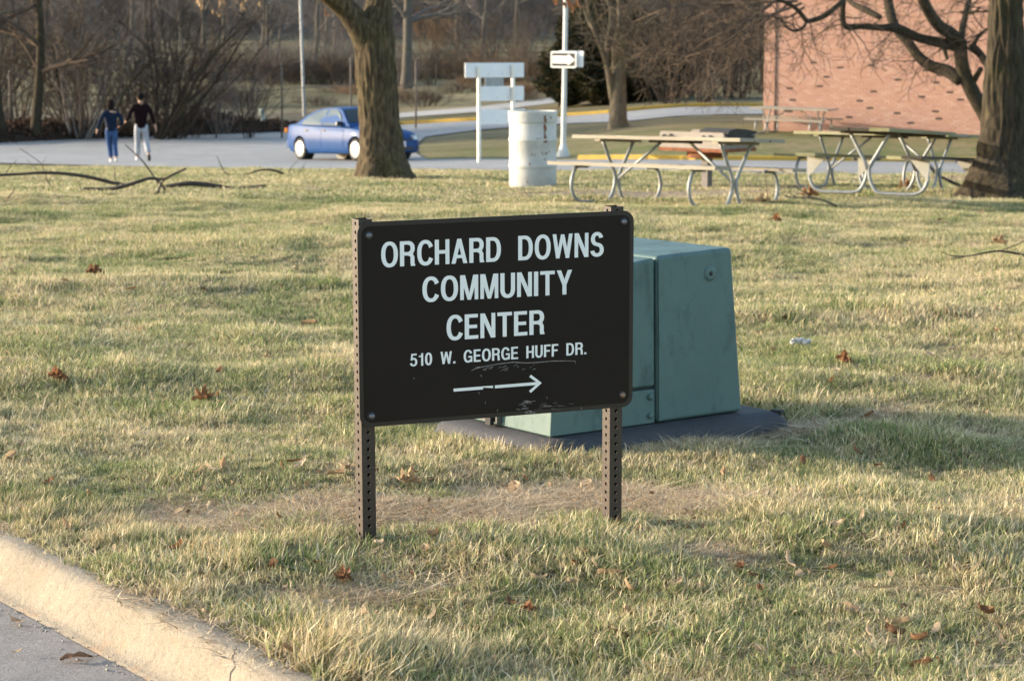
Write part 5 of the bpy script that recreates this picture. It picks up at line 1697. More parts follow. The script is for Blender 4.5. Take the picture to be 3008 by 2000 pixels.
low = P(2150 + 1985 / 2.529, 1100 / 2.529, DE) - gE
LE([(1990, 1150, 140), (1950, 1000, 130), (1880, 850, 115), (1800, 710, 112), (1730, 560, 105), (1702, 430, 100), (1700, 340, 105)], 0, False)
LE([(1720, 355, 95), (1550, 320, 78), (1380, 280, 68), (1230, 215, 75), (1100, 208, 52), (960, 198, 46), (860, 203, 44), (828, 170, 42), (822, 80, 42), (825, 10, 42), (785, 45, 40), (690, 118, 40), (610, 150, 38), (555, 155, 36), (505, 95, 34), (440, 40, 32), (350, 0, 28), (240, -40, 24), (100, -90, 18)], -2.5)
LE([(555, 155, 24), (535, 200, 22), (470, 232, 21), (400, 200, 19), (360, 150, 17), (250, 120, 14), (120, 190, 10), (-60, 260, 7)], -.8)
LE([(1700, 600, 95), (1600, 530, 92), (1480, 492, 86), (1385, 420, 76), (1305, 310, 70), (1235, 235, 66), (1185, 130, 78), (1160, 0, 72), (1140, -150, 60)], 1.6)
LE([(1700, 330, 105), (1635, 260, 98), (1540, 195, 90), (1470, 100, 86), (1420, 0, 82), (1370, -150, 60)], -1.2)
LE([(1690, 320, 60), (1712, 220, 52), (1742, 80, 46), (1762, 0, 42), (1790, -150, 34)], 1.0)
LE([(1780, 350, 66), (1840, 400, 60), (1900, 490, 54), (1960, 600, 44)], -.6, False)
LE([(1795, 345, 34), (1830, 270, 26), (1900, 215, 22), (1990, 160, 18)], -.8)
LE([(1575, 350, 40), (1600, 440, 24)], -.3, False); LE([(1800, 600, 46), (1850, 510, 40)], -.2, False)
LE([(1100, 130, 40), (1000, 80, 50), (900, 30, 40), (850, -20, 34)], 1.0)
LE([(1840, 60, 18), (1780, 100, 20), (1700, 90, 14), (1900, 90, 12)], .3, False)
obj('trunk', mb, M['bark_dark'], ct, smooth=True)
mb = MB()
cfgE = dict(wob=.24, up=-.03, rmin=.0042, tap=.3, n=[4, 4, 3], ang=(25, 80), len=(.45, .75), t0=.15, tipup=-.05)
for k in range(62):
    p, r = rng.choice(nodes)
    d = Vector((rng.uniform(-1, .6), rng.uniform(-.8, .8), rng.uniform(-.6, .7))).normalized()
    grow(mb, p, d, rng.uniform(.5, 1.1), min(r * .5, .018), 0, 2, rng, cfgE)
# longer boughs sweeping left over the drive
for pts in ([(2250, 60), (2120, 140), (1960, 120)], [(2230, 30), (1900, 160), (1700, 290), (1550, 375), (1340, 440)], [(2200, 10), (1900, 20), (1500, 30), (1200, 70), (930, 175)], [(2100, -20), (1800, 120), (1500, 200), (1250, 270)], [(2150, 20), (1850, 250), (1700, 420), (1640, 560)], [(1950, -20), (1600, 60), (1350, 170), (1100, 330)], [(2000, 40), (1750, 200), (1480, 330), (1330, 470), (1270, 520)]):
    dd = DE + rng.uniform(-3.5, 1.5)
    q = smooth_path([P(1500 + x / 2.613, y / 2.613, dd + i * rng.uniform(-.4, .4)) - gE for i, (x, y) in enumerate(pts)], 6)
    mb.tube(q, list(np.linspace(.03, .008, len(q))), 5, caps=False)
    for _ in range(13):
        p = q[rng.randrange(4, len(q))]
        d = Vector((rng.uniform(-1, .3), rng.uniform(-.6, .6), rng.uniform(-.75, .35))).normalized()
        grow(mb, p, d, rng.uniform(.5, 1.2), .009, 0, 2, rng, cfgE)
obj('crown', mb, M['twig_brown'], ct)

# ---- small pale ornamental tree on the mound
gF = Q(1421, 296)
of = thing('ornamental_tree', 'small pale-barked bare tree with upright stems in front of the dark evergreen', 'tree', gF)
mb = MB(); nodes = []
def LF(pts, drift=0.0):
    pv, rv = limb(mb, pts, 2.613, 1500, gF.y, gF, drift)
    nodes.extend(zip(pv[3:], rv[3:]))
limb(mb, [(835, 1010, 215), (830, 985, 185), (826, 950, 160), (826, 900, 142), (826, 800, 132), (828, 700, 124), (830, 600, 112), (832, 520, 100), (845, 440, 78), (850, 340, 58), (842, 200, 46), (836, 60, 40), (830, -150, 30)], 2.613, 1500, gF.y, gF)
LF([(790, 760, 70), (768, 640, 58), (745, 520, 48), (708, 400, 40), (662, 285, 34), (622, 185, 29), (592, 60, 24), (555, -90, 18)], -.8)
LF([(738, 470, 42), (744, 320, 35), (768, 190, 31), (762, 60, 26), (705, -70, 20)], .6)
LF([(800, 560, 50), (796, 430, 40), (806, 320, 36), (832, 210, 34), (838, 100, 30)], -.5)
LF([(858, 440, 50), (905, 335, 34), (985, 240, 27), (1085, 150, 21), (1210, 80, 15)], -1.0)
LF([(862, 500, 38), (930, 450, 26), (1020, 330, 20), (1150, 250, 13)], .9)
LF([(850, 400, 30), (895, 415, 22), (945, 440, 15)], -.4)
LF([(640, 240, 22), (600, 180, 18), (560, 60, 14)], .4)
LF([(870, 560, 34), (985, 540, 22), (1080, 465, 16), (1250, 330, 9)], -1.2)
LF([(985, 540, 14), (965, 600, 10), (945, 640, 7)], -.2)
obj('trunk', mb, M['bark_pale'], of, smooth=True)
mb = MB(); rng = random.Random(14)
cfgF = dict(wob=.2, up=.02, rmin=.006, tap=.35, n=[4, 4, 3], ang=(25, 70), len=(.5, .75), t0=.2)
for _ in range(60):
    p, r = rng.choice(nodes)
    d = Vector((rng.uniform(-1, 1), rng.uniform(-1, 1), rng.uniform(-.2, .9))).normalized()
    grow(mb, p, d, rng.uniform(.8, 1.7), min(r * .5, .022), 0, 2, rng, cfgF)
obj('crown', mb, M['bark_pale'], of)

# ---- tufted foliage
def tufts(name, pts, nrm, size, mat, parent, rng, asp=2.6):
    """many small leaf-sized faces; pts, nrm: numpy arrays"""
    n = len(pts)
    d = nrm + rng.normal(0, .55, (n, 3)); d /= np.linalg.norm(d, axis=1)[:, None]
    s = np.cross(d, rng.normal(0, 1, (n, 3))); s /= np.linalg.norm(s, axis=1)[:, None]
    L = size * rng.uniform(.5, 1.4, n)[:, None]; W = L / asp
    v = np.stack([pts - s * W * .5, pts + s * W * .5, pts + d * L * .6 + s * W * .55, pts + d * L, pts + d * L * .6 - s * W * .55], 1).reshape(-1, 3)
    base = np.arange(n) * 5
    f = np.stack([base, base + 1, base + 2, base + 3, base + 4], 1)
    me = bpy.data.meshes.new(name); me.from_pydata(v.tolist(), [], f.tolist())
    a = me.attributes.new('rnd', 'FLOAT', 'POINT'); a.data.foreach_set('value', np.repeat(rng.uniform(0, 1, n), 5))
    me.materials.append(mat)
    return link(bpy.data.objects.new(name, me), parent)

gV = Q(1398, 243); gV.y += 2.2; gV.z = T(gV.x, gV.y)
ev = thing('evergreen_shrub', 'dark spreading evergreen behind the pale ornamental tree', 'evergreen', gV)
nr = np.random.RandomState(6)
n = 30000
sc_ = 5000 / gV.y
ph = nr.uniform(0, 6.283, n); h = nr.beta(1.1, 1.5, n)
Rm = 2.75 * np.interp(h, [0, .12, .35, .7, 1], [.78, .98, 1.0, .62, .12])
lob = 1 + .17 * np.sin(ph * 3 + 1) + .13 * np.sin(ph * 7 + h * 9) + .10 * np.sin(h * 22 + ph * 2)
rad = Rm * lob * nr.uniform(.45, 1.0, n) ** .35
pts = np.stack([np.cos(ph) * rad, np.sin(ph) * rad, .05 + h * 5.0 + .15 * np.sin(ph * 5)], 1)
nrm = np.stack([np.cos(ph), np.sin(ph), .55 + 0 * ph], 1)
tufts('foliage', pts, nrm, .24, M['evergreen'], ev, nr)
mb = MB(); mb.tube([(0, 0, -.1), (.05, .03, 1.5), (0, 0, 4.2)], [.16, .12, .03], 8)
obj('stem', mb, M['bark_dark'], ev)

# ---- bare trees of the meadow and shrubs of the thicket: prototypes
def tree_meshes(seed, H, r, spread, levels=3, dens=(6, 5, 5, 4), lean=0.0):
    rng = random.Random(seed)
    tk = MB(); pts = [Vector((0, 0, -.3))]
    d = Vector((lean, 0, 1)).normalized()
    for i in range(6):
        d = (d + Vector((rng.uniform(-.09, .09), rng.uniform(-.09, .09), 0))).normalized(); pts.append(pts[-1] + d * H * .1)
    rad = [r * 1.5, r * 1.05, r * .95, r * .9, r * .82, r * .74, r * .62]
    tk.tube(pts, rad, 9, caps=False)
    cr = MB()
    c = dict(wob=.2, up=.06, rmin=.009, tap=.4, n=list(dens[1:]), ang=(25, 65), len=(.5, .75), t0=.2)
    for k in range(dens[0]):
        p = pts[rng.randrange(3, 7)]; a = k * 6.283 / dens[0] + rng.uniform(-.4, .4); e = rng.uniform(.25, 1.1)
        grow(cr, p, Vector((math.cos(a) * spread, math.sin(a) * spread, e)).normalized(), H * rng.uniform(.3, .42), r * rng.uniform(.35, .55), 0, levels, rng, c)
    return tk.mesh('trunk', True), cr.mesh('crown')
def shrub_mesh(seed, H, nst, spread, rr_=.022, up=.03, levels=2, dens=(4, 4, 3)):
    rng = random.Random(seed); mb = MB()
    c = dict(wob=.13, up=up, rmin=.0075, tap=.35, n=list(dens), ang=(15, 55), len=(.4, .7), t0=.25)
    for k in range(nst):
        a = rng.uniform(0, 6.283); q = rng.uniform(0, spread * .5)
        lean = rng.uniform(.05, .75) * spread / 1.4
        grow(mb, Vector((math.cos(a) * q, math.sin(a) * q, -.05)), Vector((math.cos(a) * lean, math.sin(a) * lean, 1)).normalized(), H * rng.uniform(.5, .9), rr_ * rng.uniform(.6, 1.7), 0, levels, rng, c)
    return mb.mesh('stems')
TV = [tree_meshes(100 + i, H, r, sp) for i, (H, r, sp) in enumerate(((11, .22, .8), (13, .26, .9), (9.5, .18, 1.0), (12, .2, .7)))]
SV = [shrub_mesh(200 + i, *a) for i, a in enumerate(((5.4, 15, 1.5, .026), (4.6, 17, 1.9, .024), (6.2, 12, 1.3, .032), (3.6, 18, 1.6, .022)))]
HV = [shrub_mesh(300 + i, *a) for i, a in enumerate(((2.0, 40, 1.8, .016, .02), (1.7, 46, 2.2, .014, .01)))]

def put_tree(k, x, y, s, rz, mt, mc, label, group, name='bare_tree', sink=0.05, lean=0):
    t = thing(name, label, 'tree', (x, y, T(x, y) - sink), rz, group)
    for me, nm, m in ((TV[k][0], 'trunk', mt), (TV[k][1], 'crown', mc)):
        o = bpy.data.objects.new(nm, me)
        if not me.materials: me.materials.append(None)
        link(o, t); o.material_slots[0].link = 'OBJECT'; o.material_slots[0].material = m
    t.scale = (s, s, s)
    if lean: t.rotation_euler = (0, lean, rz)
    return t
def put_shrub(pool, k, x, y, s, rz, m, label, group, name='bare_shrub', cat='shrub'):
    me = pool[k % len(pool)]
    if not me.materials: me.materials.append(None)
    o = bpy.data.objects.new(name, me); link(o)
    o.material_slots[0].link = 'OBJECT'; o.material_slots[0].material = m
    o.location = (x, y, T(x, y)); o.rotation_euler = (0, 0, rz); o.scale = s if hasattr(s, '__len__') else (s, s, s)
    return tag(o, label, cat, group)
rng = random.Random(77)
# thicket on the left, behind the leaf bank
for i in range(22):
    px = rng.uniform(-110, 440) if i < 18 else rng.uniform(440, 600); y = rng.uniform(74.5, 92)
    x = P(px * K, 300, y).x
    hs = rng.uniform(.85, 1.15) * (1.0 if px < 400 else .55)
    put_shrub(SV, i, x, y, hs, rng.uniform(0, 6.28), rng.choice((M['twig_brown'], M['twig_dark'], M['twig_dark'], M['twig_grey'])), 'tangled bare shrub in the thicket behind the leaf bank', 'bare shrubs of the thicket')
for px, y, s, k, le, lab in ((4, 73.5, .95, 0, R(-3), 'dark slender tree trunk at the left edge of the thicket'), (82, 74, .66, 1, R(0.5), 'dark straight thin trunk left of the person in navy'), (150, 77, .6, 2, R(2), 'thin trunk standing in the thicket just left of the person in navy')):
    x = P(px * K, 290 * K, y).x
    put_tree(k, x, y, s, rng.uniform(0, 6), M['bark_dark'], M['twig_brown'], lab, None, lean=le)
bpy.context.view_layer.update()
_lt = bpy.data.objects['bare_tree']; _iv = _lt.matrix_world.inverted()
mb = MB(); mb.tube([_iv @ q for q in smooth_path([P(x / 2.613, y / 2.613, 73.5) for x, y in ((-40, 130), (20, 100), (70, 98), (140, 72), (185, 30), (205, -30))], 5)], list(np.linspace(.07, .04, 26)), 7)
obj('limb', mb, M['bark_pale'], _lt, smooth=True)
# leaning stems by the end of the thicket
tk = MB()
for a, b, w in (([(1380, 900), (1440, 760), (1530, 560), (1690, 370), (1830, 230)], 0, .075), ([(1420, 800), (1490, 740), (1540, 620), (1600, 560)], 0, .045), ([(890, 850), (960, 700), (1100, 530), (1240, 440)], 0, .06)):
    pv = smooth_path([P(x / 2.613, y / 2.613, 74.2) for x, y in a], 5)
    tk.tube(pv, list(np.linspace(w, w * .45, len(pv))), 7, caps=False)
    for p in pv[6::3]:
        grow(tk, p, Vector((rng.uniform(-.4, 1), rng.uniform(-.5, .5), rng.uniform(.1, 1))).normalized(), rng.uniform(.6, 1.5), .018, 0, 2, rng, dict(wob=.16, up=.03, rmin=.007, tap=.4, n=[4, 3], ang=(20, 60), len=(.5, .7)))
tag(obj('leaning_sapling', tk, M['bark_dark']), 'dark leaning sapling stems rising to the right at the end of the thicket', 'sapling')

# meadow trees
gg = Q(934, 206)
put_tree(1, gg.x, gg.y, 1.15, 1.0, M['bark_grey'], M['twig_grey'], 'large grey forked tree in the meadow, half hidden by the oak trunk', None)
for X, Y, k, s, lab in ((1053, 118, 0, .9, 'dark trunk on the far green slope, left one of a close pair'), (1110, 123, 3, 1.0, 'dark trunk on the far green slope, right one of a close pair'), (640, 130, 2, .9, 'bare tree beyond the meadow just left of the light pole'), (770, 125, 0, .8, 'bare tree beyond the meadow between the light pole and the oak')):
    gg = Q(X, Y); put_tree(k, gg.x, gg.y, s, rng.uniform(0, 6), M['bark_grey'], M['twig_grey'], lab, None)
for i in range(34):
    y = rng.uniform(150, 262); x = rng.uniform(-.25, .19) * y
    if -.05 < x / y < .03 and y < 215: y = rng.uniform(255, 275)
    put_tree(i % 4, x, y, rng.uniform(.65, 1.1), rng.uniform(0, 6.28), M['bark_grey'], M['twig_grey'] if rng.random() < .8 else M['twig_brown'], 'grey leafless tree far off at the edge of the wood', 'leafless trees along the far wood')
for i in range(26):
    px = 480 + i * 32 + rng.uniform(-8, 8); y = rng.uniform(140, 158); x = P(px * K, 200, y).x
    put_shrub(HV, i, x, y, (rng.uniform(.9, 1.2), rng.uniform(.9, 1.2), rng.uniform(.8, 1.15)), rng.uniform(0, 6), M['twig_brown'] if rng.random() < .6 else M['twig_red'], 'low brown bush in the hedge across the meadow', 'bushes of the meadow hedge', 'hedge_bush', 'bush')
for i in range(30):
    px = rng.uniform(440, 1260); y = rng.choice((rng.uniform(136, 165), rng.uniform(165, 240))); x = P(px * K, 200, y).x
    put_shrub(SV, i, x, y, (1.0, 1.0, rng.uniform(.45, .95)), rng.uniform(0, 6), M['twig_brown'] if rng.random() < .5 else M['twig_grey'], 'straggling bare brush rising above the meadow hedge', 'straggling brush of the meadow')
for i in range(16):
    px = rng.uniform(440, 1230); y = rng.uniform(100, 135); x = P(px * K, 200, y).x
    put_shrub(HV, i, x, y, (rng.uniform(.5, 1.0), rng.uniform(.5, 1.0), rng.uniform(.2, .5)), rng.uniform(0, 6), M['twig_red'] if rng.random() < .5 else M['twig_brown'], 'low dry scrub in the rough grass of the meadow', 'low scrub of the meadow', 'meadow_scrub', 'scrub')
gg = Q(1000, 118)
put_shrub(HV, 0, gg.x, gg.y - 4, (1.5, 1.5, 2.1), 0, M['twig_red'], 'reddish tall dry bush on the far green slope', None, 'hedge_bush', 'bush')
# brush between the evergreen and the brick building
for i in range(15):
    px = rng.uniform(1490, 1770); y = rng.uniform(90, 118); x = P(px * K, 300, y).x
    put_shrub(SV, i, x, y, rng.uniform(.75, 1.1), rng.uniform(0, 6.28), M['twig_dark'], 'bare brown shrub between the evergreen and the brick building', 'bare shrubs beside the building')
for px, y, k, s in ((1560, 112, 0, .8), (1690, 108, 1, .7), (1760, 120, 2, .9), (1630, 135, 3, .9)):
    put_tree(k, P(px * K, 200, y).x, y, s, px, M['bark_dark'], M['twig_dark'], 'bare tree rising behind the shrubs left of the building', 'bare trees left of the building')

# the far wood: one mass
def instancer(name, pts, rot, scl, vi, meshes, mats):
    """points carrying many small copies of the meshes; one object"""
    col = bpy.data.collections.new(name + '_kinds')
    for i, me in enumerate(meshes):
        if mats is not None:
            me = me.copy(); me.materials.clear(); me.materials.append(mats[i])
        o = bpy.data.objects.new('%s_kind_%02d' % (name, i), me); col.objects.link(o)
    me = bpy.data.meshes.new(name); me.from_pydata(pts.tolist(), [], [])
    for nm, ty, arr, pr in (('rot', 'FLOAT_VECTOR', rot, 'vector'), ('scl', 'FLOAT', scl, 'value'), ('vi', 'INT', vi, 'value')):
        a = me.attributes.new(nm, ty, 'POINT'); a.data.foreach_set(pr, np.ascontiguousarray(arr).ravel())
    o = link(bpy.data.objects.new(name, me))
    ng = bpy.data.node_groups.new(name, 'GeometryNodeTree')
    ng.interface.new_socket('Geometry', in_out='INPUT', socket_type='NodeSocketGeometry')
    ng.interface.new_socket('Geometry', in_out='OUTPUT', socket_type='NodeSocketGeometry')
    n = ng.nodes; l = ng.links
    gi, go = n.new('NodeGroupInput'), n.new('NodeGroupOutput')
    ci = n.new('GeometryNodeCollectionInfo'); ci.inputs['Collection'].default_value = col
    ci.inputs['Separate Children'].default_value = True; ci.inputs['Reset Children'].default_value = True
    ip = n.new('GeometryNodeInstanceOnPoints')
    def na(nm, ty):
        q = n.new('GeometryNodeInputNamedAttribute'); q.data_type = ty; q.inputs['Name'].default_value = nm
        return [s for s in q.outputs if s.enabled and s.name == 'Attribute'][0]
    e2 = n.new('FunctionNodeEulerToRotation')
    l.new(na('rot', 'FLOAT_VECTOR'), e2.inputs[0]); l.new(e2.outputs[0], ip.inputs['Rotation'])
    l.new(na('scl', 'FLOAT'), ip.inputs['Scale']); l.new(na('vi', 'INT'), ip.inputs['Instance Index'])
    ip.inputs['Pick Instance'].default_value = True
    l.new(gi.outputs[0], ip.inputs['Points']); l.new(ci.outputs[0], ip.inputs['Instance']); l.new(ip.outputs[0], go.inputs[0])
    md = o.modifiers.new('scatter', 'NODES'); md.node_group = ng
    o['kind'] = 'stuff'
    return o
nr = np.random.RandomState(8)
n = 1600
y = nr.uniform(256, 430, n); x = nr.uniform(-.36, .33, n) * y
und = nr.rand(n) < .55
pts = np.stack([x, y, terrain(x, y) - np.where(und, .1, 1.8)], 1)
wo = instancer('far_wood', pts, np.stack([0 * x, 0 * x, nr.uniform(0, 6.28, n)], 1), np.where(und, nr.uniform(.7, 1.4, n), nr.uniform(.7, 1.25, n)), np.where(und, nr.randint(4, 8, n), nr.randint(0, 4, n)), [TV[i][1] for i in range(4)] + SV, [M['twig_grey']] * 8)
tag(wo, 'grey-brown mass of leafless woodland filling the distance', None)

# ---- leaf bank and its fence
edge_px = [(-120, 338), (0, 330.5), (150, 324), (300, 317.5), (480, 311), (660, 305.5), (720, 303)]
top_px = [(-120, 283), (0, 284), (150, 279), (270, 288), (315, 285), (420, 270), (465, 255), (510, 264), (545, 277), (610, 281), (660, 284), (720, 292)]
nb = 260
v = []
for i in range(nb + 1):
    X = -120 + 840 * i / nb
    e0 = Q(X, np.interp(X, *zip(*edge_px)) + 1.0)
    tz_ = P(X * K, np.interp(X, *zip(*top_px)) * K, e0.y + 2.6).z
    for j in range(15):
        t = j / 14
        yy = e0.y - .05 + 5.2 * t; xx = e0.x * (yy / e0.y)
        hgt = math.sin(math.pi * min(1, t * 1.0)) ** .7
        base = T(xx, yy)
        zz = base + max(0, tz_ - T(e0.x, e0.y + 2.6)) * hgt
        zz += (.09 * mnoise.noise(Vector((xx * 1.7, yy * 1.7, 0))) + .06 * mnoise.noise(Vector((xx * 5, yy * 5, 3)))) * hgt - (.02 if j == 0 else 0)
        v.append((xx, yy, zz))
f = [(i * 15 + j, i * 15 + j + 1, (i + 1) * 15 + j + 1, (i + 1) * 15 + j) for i in range(nb) for j in range(14)]
mb = MB(); mb.add(v, f)
bank = obj('leaf_bank', mb, mk('bank_soil', (.030, .022, .017), (.050, .035, .025), 2.5, 1.0, .6, 9, spec=.05), smooth=True, fix=True)
bank['kind'] = 'stuff'; bank['label'] = 'dark bank of raked leaves along the far edge of the lot'
va = np.array(v); nr = np.random.RandomState(3)
idx = nr.randint(0, len(va), 9000)
pts = va[idx] + nr.normal(0, .12, (9000, 3)) * [1, 1, .25]
tufts('leaves', pts, np.tile([0, -.2, .6], (9000, 1)) + nr.normal(0, .6, (9000, 3)), .12, M['bank_leaves'], bank, nr, 1.5)['kind'] = 'stuff'

fen = thing('chain_link_fence', 'rusty chain-link fence with leaning posts behind the leaf bank', 'fence')
posts = []
for zx, zb_, zt_, sc, ox in ((-300, 900, 560, 2.613, 0), (70, 900, 560, 2.613, 0), (480, 890, 545, 2.613, 0), (1065, 900, 540, 2.613, 0), (1655, 880, 535, 2.613, 0), (2160, 905, 480, 2.613, 0), (600, 800, 450, 2.613, 800), (1100, 862, 470, 2.613, 800)):
    d = 76.0 if ox == 0 else 82.0
    b = P(ox + zx / sc, zb_ / sc, d); t = P(ox + zx / sc, zt_ / sc, d)
    b.z = T(b.x, b.y) - .1
    posts.append((b, t))
    mb = MB(); mb.tube([b, b.lerp(t, .5) + Vector((.02, 0, 0)), t], .036, 8)
    mb.tube([t, t + Vector((.10, -.04, .16))], .022, 6)
    obj('post', mb, M['fence_metal'], fen, smooth=True)
mb = MB(); mb.tube([p[1].lerp(p[0], .34) for p in posts], .020, 6)
obj('top_rail', mb, M['fence_metal'], fen)
mb = MB()
for (b0, t0), (b1, t1) in zip(posts[:-1], posts[1:]):
    w = (b1 - b0).length; k = int(w / .16)
    a0_, a1_ = t0.lerp(b0, .34), t1.lerp(b1, .34)
    hh = 1.35
    for i in range(-8, k):
        for s in (0, 1):
            u0_, u1_ = i / k, (i + 8) / k
            if s: u0_, u1_ = u1_, u0_
            z0_, z1_ = 0.0, 1.0
            # clip to the bay
            def cl(u, ou, z, oz):
                if u < 0: return 0.0, z + (oz - z) * (0 - u) / (ou - u)
                if u > 1: return 1.0, z + (oz - z) * (1 - u) / (ou - u)
                return u, z
            ua, za = cl(u0_, u1_, z0_, z1_); ub, zb2 = cl(u1_, u0_, z1_, z0_)
            if not (0 <= ua <= 1 and 0 <= ub <= 1): continue
            pa = a0_.lerp(a1_, ua) - Vector((0, 0, hh * (1 - za))); pb = a0_.lerp(a1_, ub) - Vector((0, 0, hh * (1 - zb2)))
            mb.tube([pa, pb], .0028, 3, caps=False)
o = obj('wire_mesh', mb, M['fence_metal'], fen); o['kind'] = 'stuff'

# ================================================================== fallen branches, litter
def ground_branch(name, label, lines, sc, ox, oy, mat, lift=.03, cat='branch'):
    rng = random.Random(len(lines))
    th_ = None
    for n_, (pts, w) in enumerate(lines):
        base = max(pts, key=lambda p: p[1])
        d = G(ox + base[0] / sc, oy + base[1] / sc).y
        q = []
        for i, (x, y) in enumerate(pts):
            p = P(ox + x / sc, oy + y / sc, d + rng.uniform(-.05, .05))
            gz = T(p.x, p.y)
            p.z = max(p.z + .03, gz + w * .4 + .025)
            q.append(p)
        q = smooth_path(q, 4)
        if th_ is None: th_ = thing(name, label, cat, q[0])
        mb = MB(); mb.tube([v - q0 for v in q] if False else [v - th_.location for v in q], list(np.linspace(w, w * .4, len(q)) * 1.1), 7)
        obj('stem' if n_ == 0 else 'side_twig', mb, mat, th_, smooth=True)
    return th_
ground_branch('fallen_branch', 'long dark fallen branch with side twigs lying on the lawn at the left', [
    ([(2040, 1458), (1900, 1472), (1780, 1478), (1650, 1448), (1450, 1428), (1200, 1466), (1050, 1468), (900, 1430), (700, 1382), (500, 1352), (300, 1346), (120, 1358), (-80, 1365)], .036),
    ([(640, 1478), (780, 1476), (900, 1462), (1050, 1420), (1150, 1390), (1250, 1396), (1330, 1360), (1430, 1315)], .026),
    ([(1240, 1470), (1200, 1400), (1150, 1330), (1090, 1250), (1000, 1165), (960, 1130)], .013),
    ([(1210, 1502), (1240, 1430), (1290, 1380)], .014), ([(1270, 1485), (1230, 1420), (1190, 1395)], .013),
    ([(400, 1452), (360, 1400), (340, 1330), (300, 1260), (150, 1155)], .008), ([(340, 1320), (325, 1270), (362, 1210)], .006), ([(325, 1345), (260, 1300), (205, 1235)], .006),
    ([(895, 1425), (880, 1370), (882, 1300)], .008), ([(40, 1355), (60, 1320), (130, 1240)], .010), ([(60, 1440), (200, 1450), (400, 1450)], .010), ([(60, 1545), (110, 1480), (100, 1440)], .006),
    ([(620, 1480), (615, 1420)], .005), ([(1400, 1455), (1440, 1400)], .006)], 2.613, 0, 0, M['branch_dead'])
ground_branch('fallen_twig', 'smaller dark fallen branch behind the long one, ending near the oak', [
    ([(2175, 1346), (2085, 1318), (1985, 1322), (1900, 1352), (1800, 1368)], .022), ([(1775, 1368), (1720, 1330), (1690, 1270), (1665, 1212)], .012), ([(2085, 1318), (2078, 1298)], .008), ([(1700, 1375), (1640, 1365), (1560, 1320)], .006)], 2.613, 0, 0, M['branch_dead'])
ground_branch('thin_sprig', 'pair of thin twigs standing in the grass left of the oak trunk', [([(125, 1340), (145, 1300), (200, 1240)], .008), ([(200, 1345), (230, 1300), (258, 1255)], .007)], 2.613, 800, 0, M['branch_dead'])
ground_branch('fallen_twig', 'dry twig with curled leaves lying at the right edge of the lawn', [([(2370, 602), (2300, 588), (2240, 598), (2180, 608)], .008), ([(2240, 598), (2200, 600), (2165, 590)], .005), ([(2300, 588), (2330, 578), (2368, 560)], .005)], 1 / K, 0, 0, M['branch_dead'])
ground_branch('fallen_stick', 'dark stick leaning down to the foot of the right-hand trunk', [([(1995, 662), (1880, 600), (1740, 522), (1640, 400)], .022), ([(1900, 610), (1915, 480)], .006)], 3.37, 2230, 360, M['branch_dead'])
ground_branch('fallen_twig', 'thin pale branch on the grass under the near end of the gusseted table', [([(770, 860), (640, 800), (500, 770), (380, 772), (250, 760)], .012), ([(500, 770), (420, 700), (330, 640)], .008), ([(380, 772), (300, 720), (280, 640)], .006), ([(80, 740), (60, 560), (20, 480)], .006)], 3.37, 2230, 360, M['bark_pale'])

g = Q(1843, 806)
rl = random.Random(5); mb = MB()
for q in range(5):
    c = Vector((-.035 + q * .018, rl.uniform(-.01, .01), .035 + rl.uniform(-.006, .012)))
    vs, fs = [], []; nn = 8
    for i in range(nn + 1):
        for j in range(nn):
            a, b = math.pi * i / nn, 6.2832 * j / nn
            r = .015 * (1 + .9 * mnoise.noise(Vector((math.sin(a) * math.cos(b) * 2.2 + q * 7, math.sin(a) * math.sin(b) * 2.2, math.cos(a) * 2.2))))
            vs.append(c + Vector((r * 1.2 * math.sin(a) * math.cos(b), r * math.sin(a) * math.sin(b), r * math.cos(a))))
    for i in range(nn):
        for j in range(nn): fs.append((i * nn + j, (i + 1) * nn + j, (i + 1) * nn + (j + 1) % nn, i * nn + (j + 1) % nn))
    mb.add(vs, fs)
o = obj('paper_scrap', mb, M['litter_white']); o.location = g
tag(o, 'crumpled white paper scrap on the grass right of the transformer', 'litter')

# ================================================================== fallen leaves
rl = random.Random(12)
LV = []
for i in range(7):
    L = 1.0
    mb = MB(); v_, f_ = leaf_verts(rl, L, rl.uniform(.24, .36), rl.uniform(-.1, .35), (-.1, .25, .55, .4, .65, .1, .3)[i], lobes=rl.choice((2, 3, 4)), n=9)
    mb.add(v_, f_); mb.tube([v_[2], v_[2] + Vector((-.22, .02, .05))], [.012, .008], 4)
    LV.append(mb.mesh('fallen_leaf', True))
cl_leaf = MB()
for q in range(4):
    v_, f_ = leaf_verts(rl, rl.uniform(.7, 1.0), rl.uniform(.25, .36), rl.uniform(-.2, .5), rl.uniform(.1, .8), p=Vector((rl.uniform(-.4, .4), rl.uniform(-.3, .3), rl.uniform(.0, .16))),
                        rot=Matrix.Rotation(rl.uniform(0, 6.3), 3, 'Z') @ Matrix.Rotation(rl.uniform(-.8, .8), 3, 'Y') @ Matrix.Rotation(rl.uniform(-.9, .9), 3, 'X'))
    cl_leaf.add(v_, f_)
CLM = cl_leaf.mesh('leaf_clump', True)
def leaf(p, size, k, mat, label, group, tilt=.5, up=.02, name='fallen_leaf', cat='leaf'):
    me = CLM if k < 0 else LV[k % len(LV)]
    if not me.materials: me.materials.append(None)
    o = bpy.data.objects.new(name if k >= 0 else 'leaf_clump', me); link(o)
    o.material_slots[0].link = 'OBJECT'; o.material_slots[0].material = M[mat]
    o.location = (p[0], p[1], p[2] + up); o.scale = (size,) * 3
    o.rotation_euler = (rl.uniform(-tilt, tilt), rl.uniform(-tilt, tilt), rl.uniform(0, 6.28))
    return tag(o, label, cat, group)
NL = 'single dry fallen leaf noticed on the lawn'
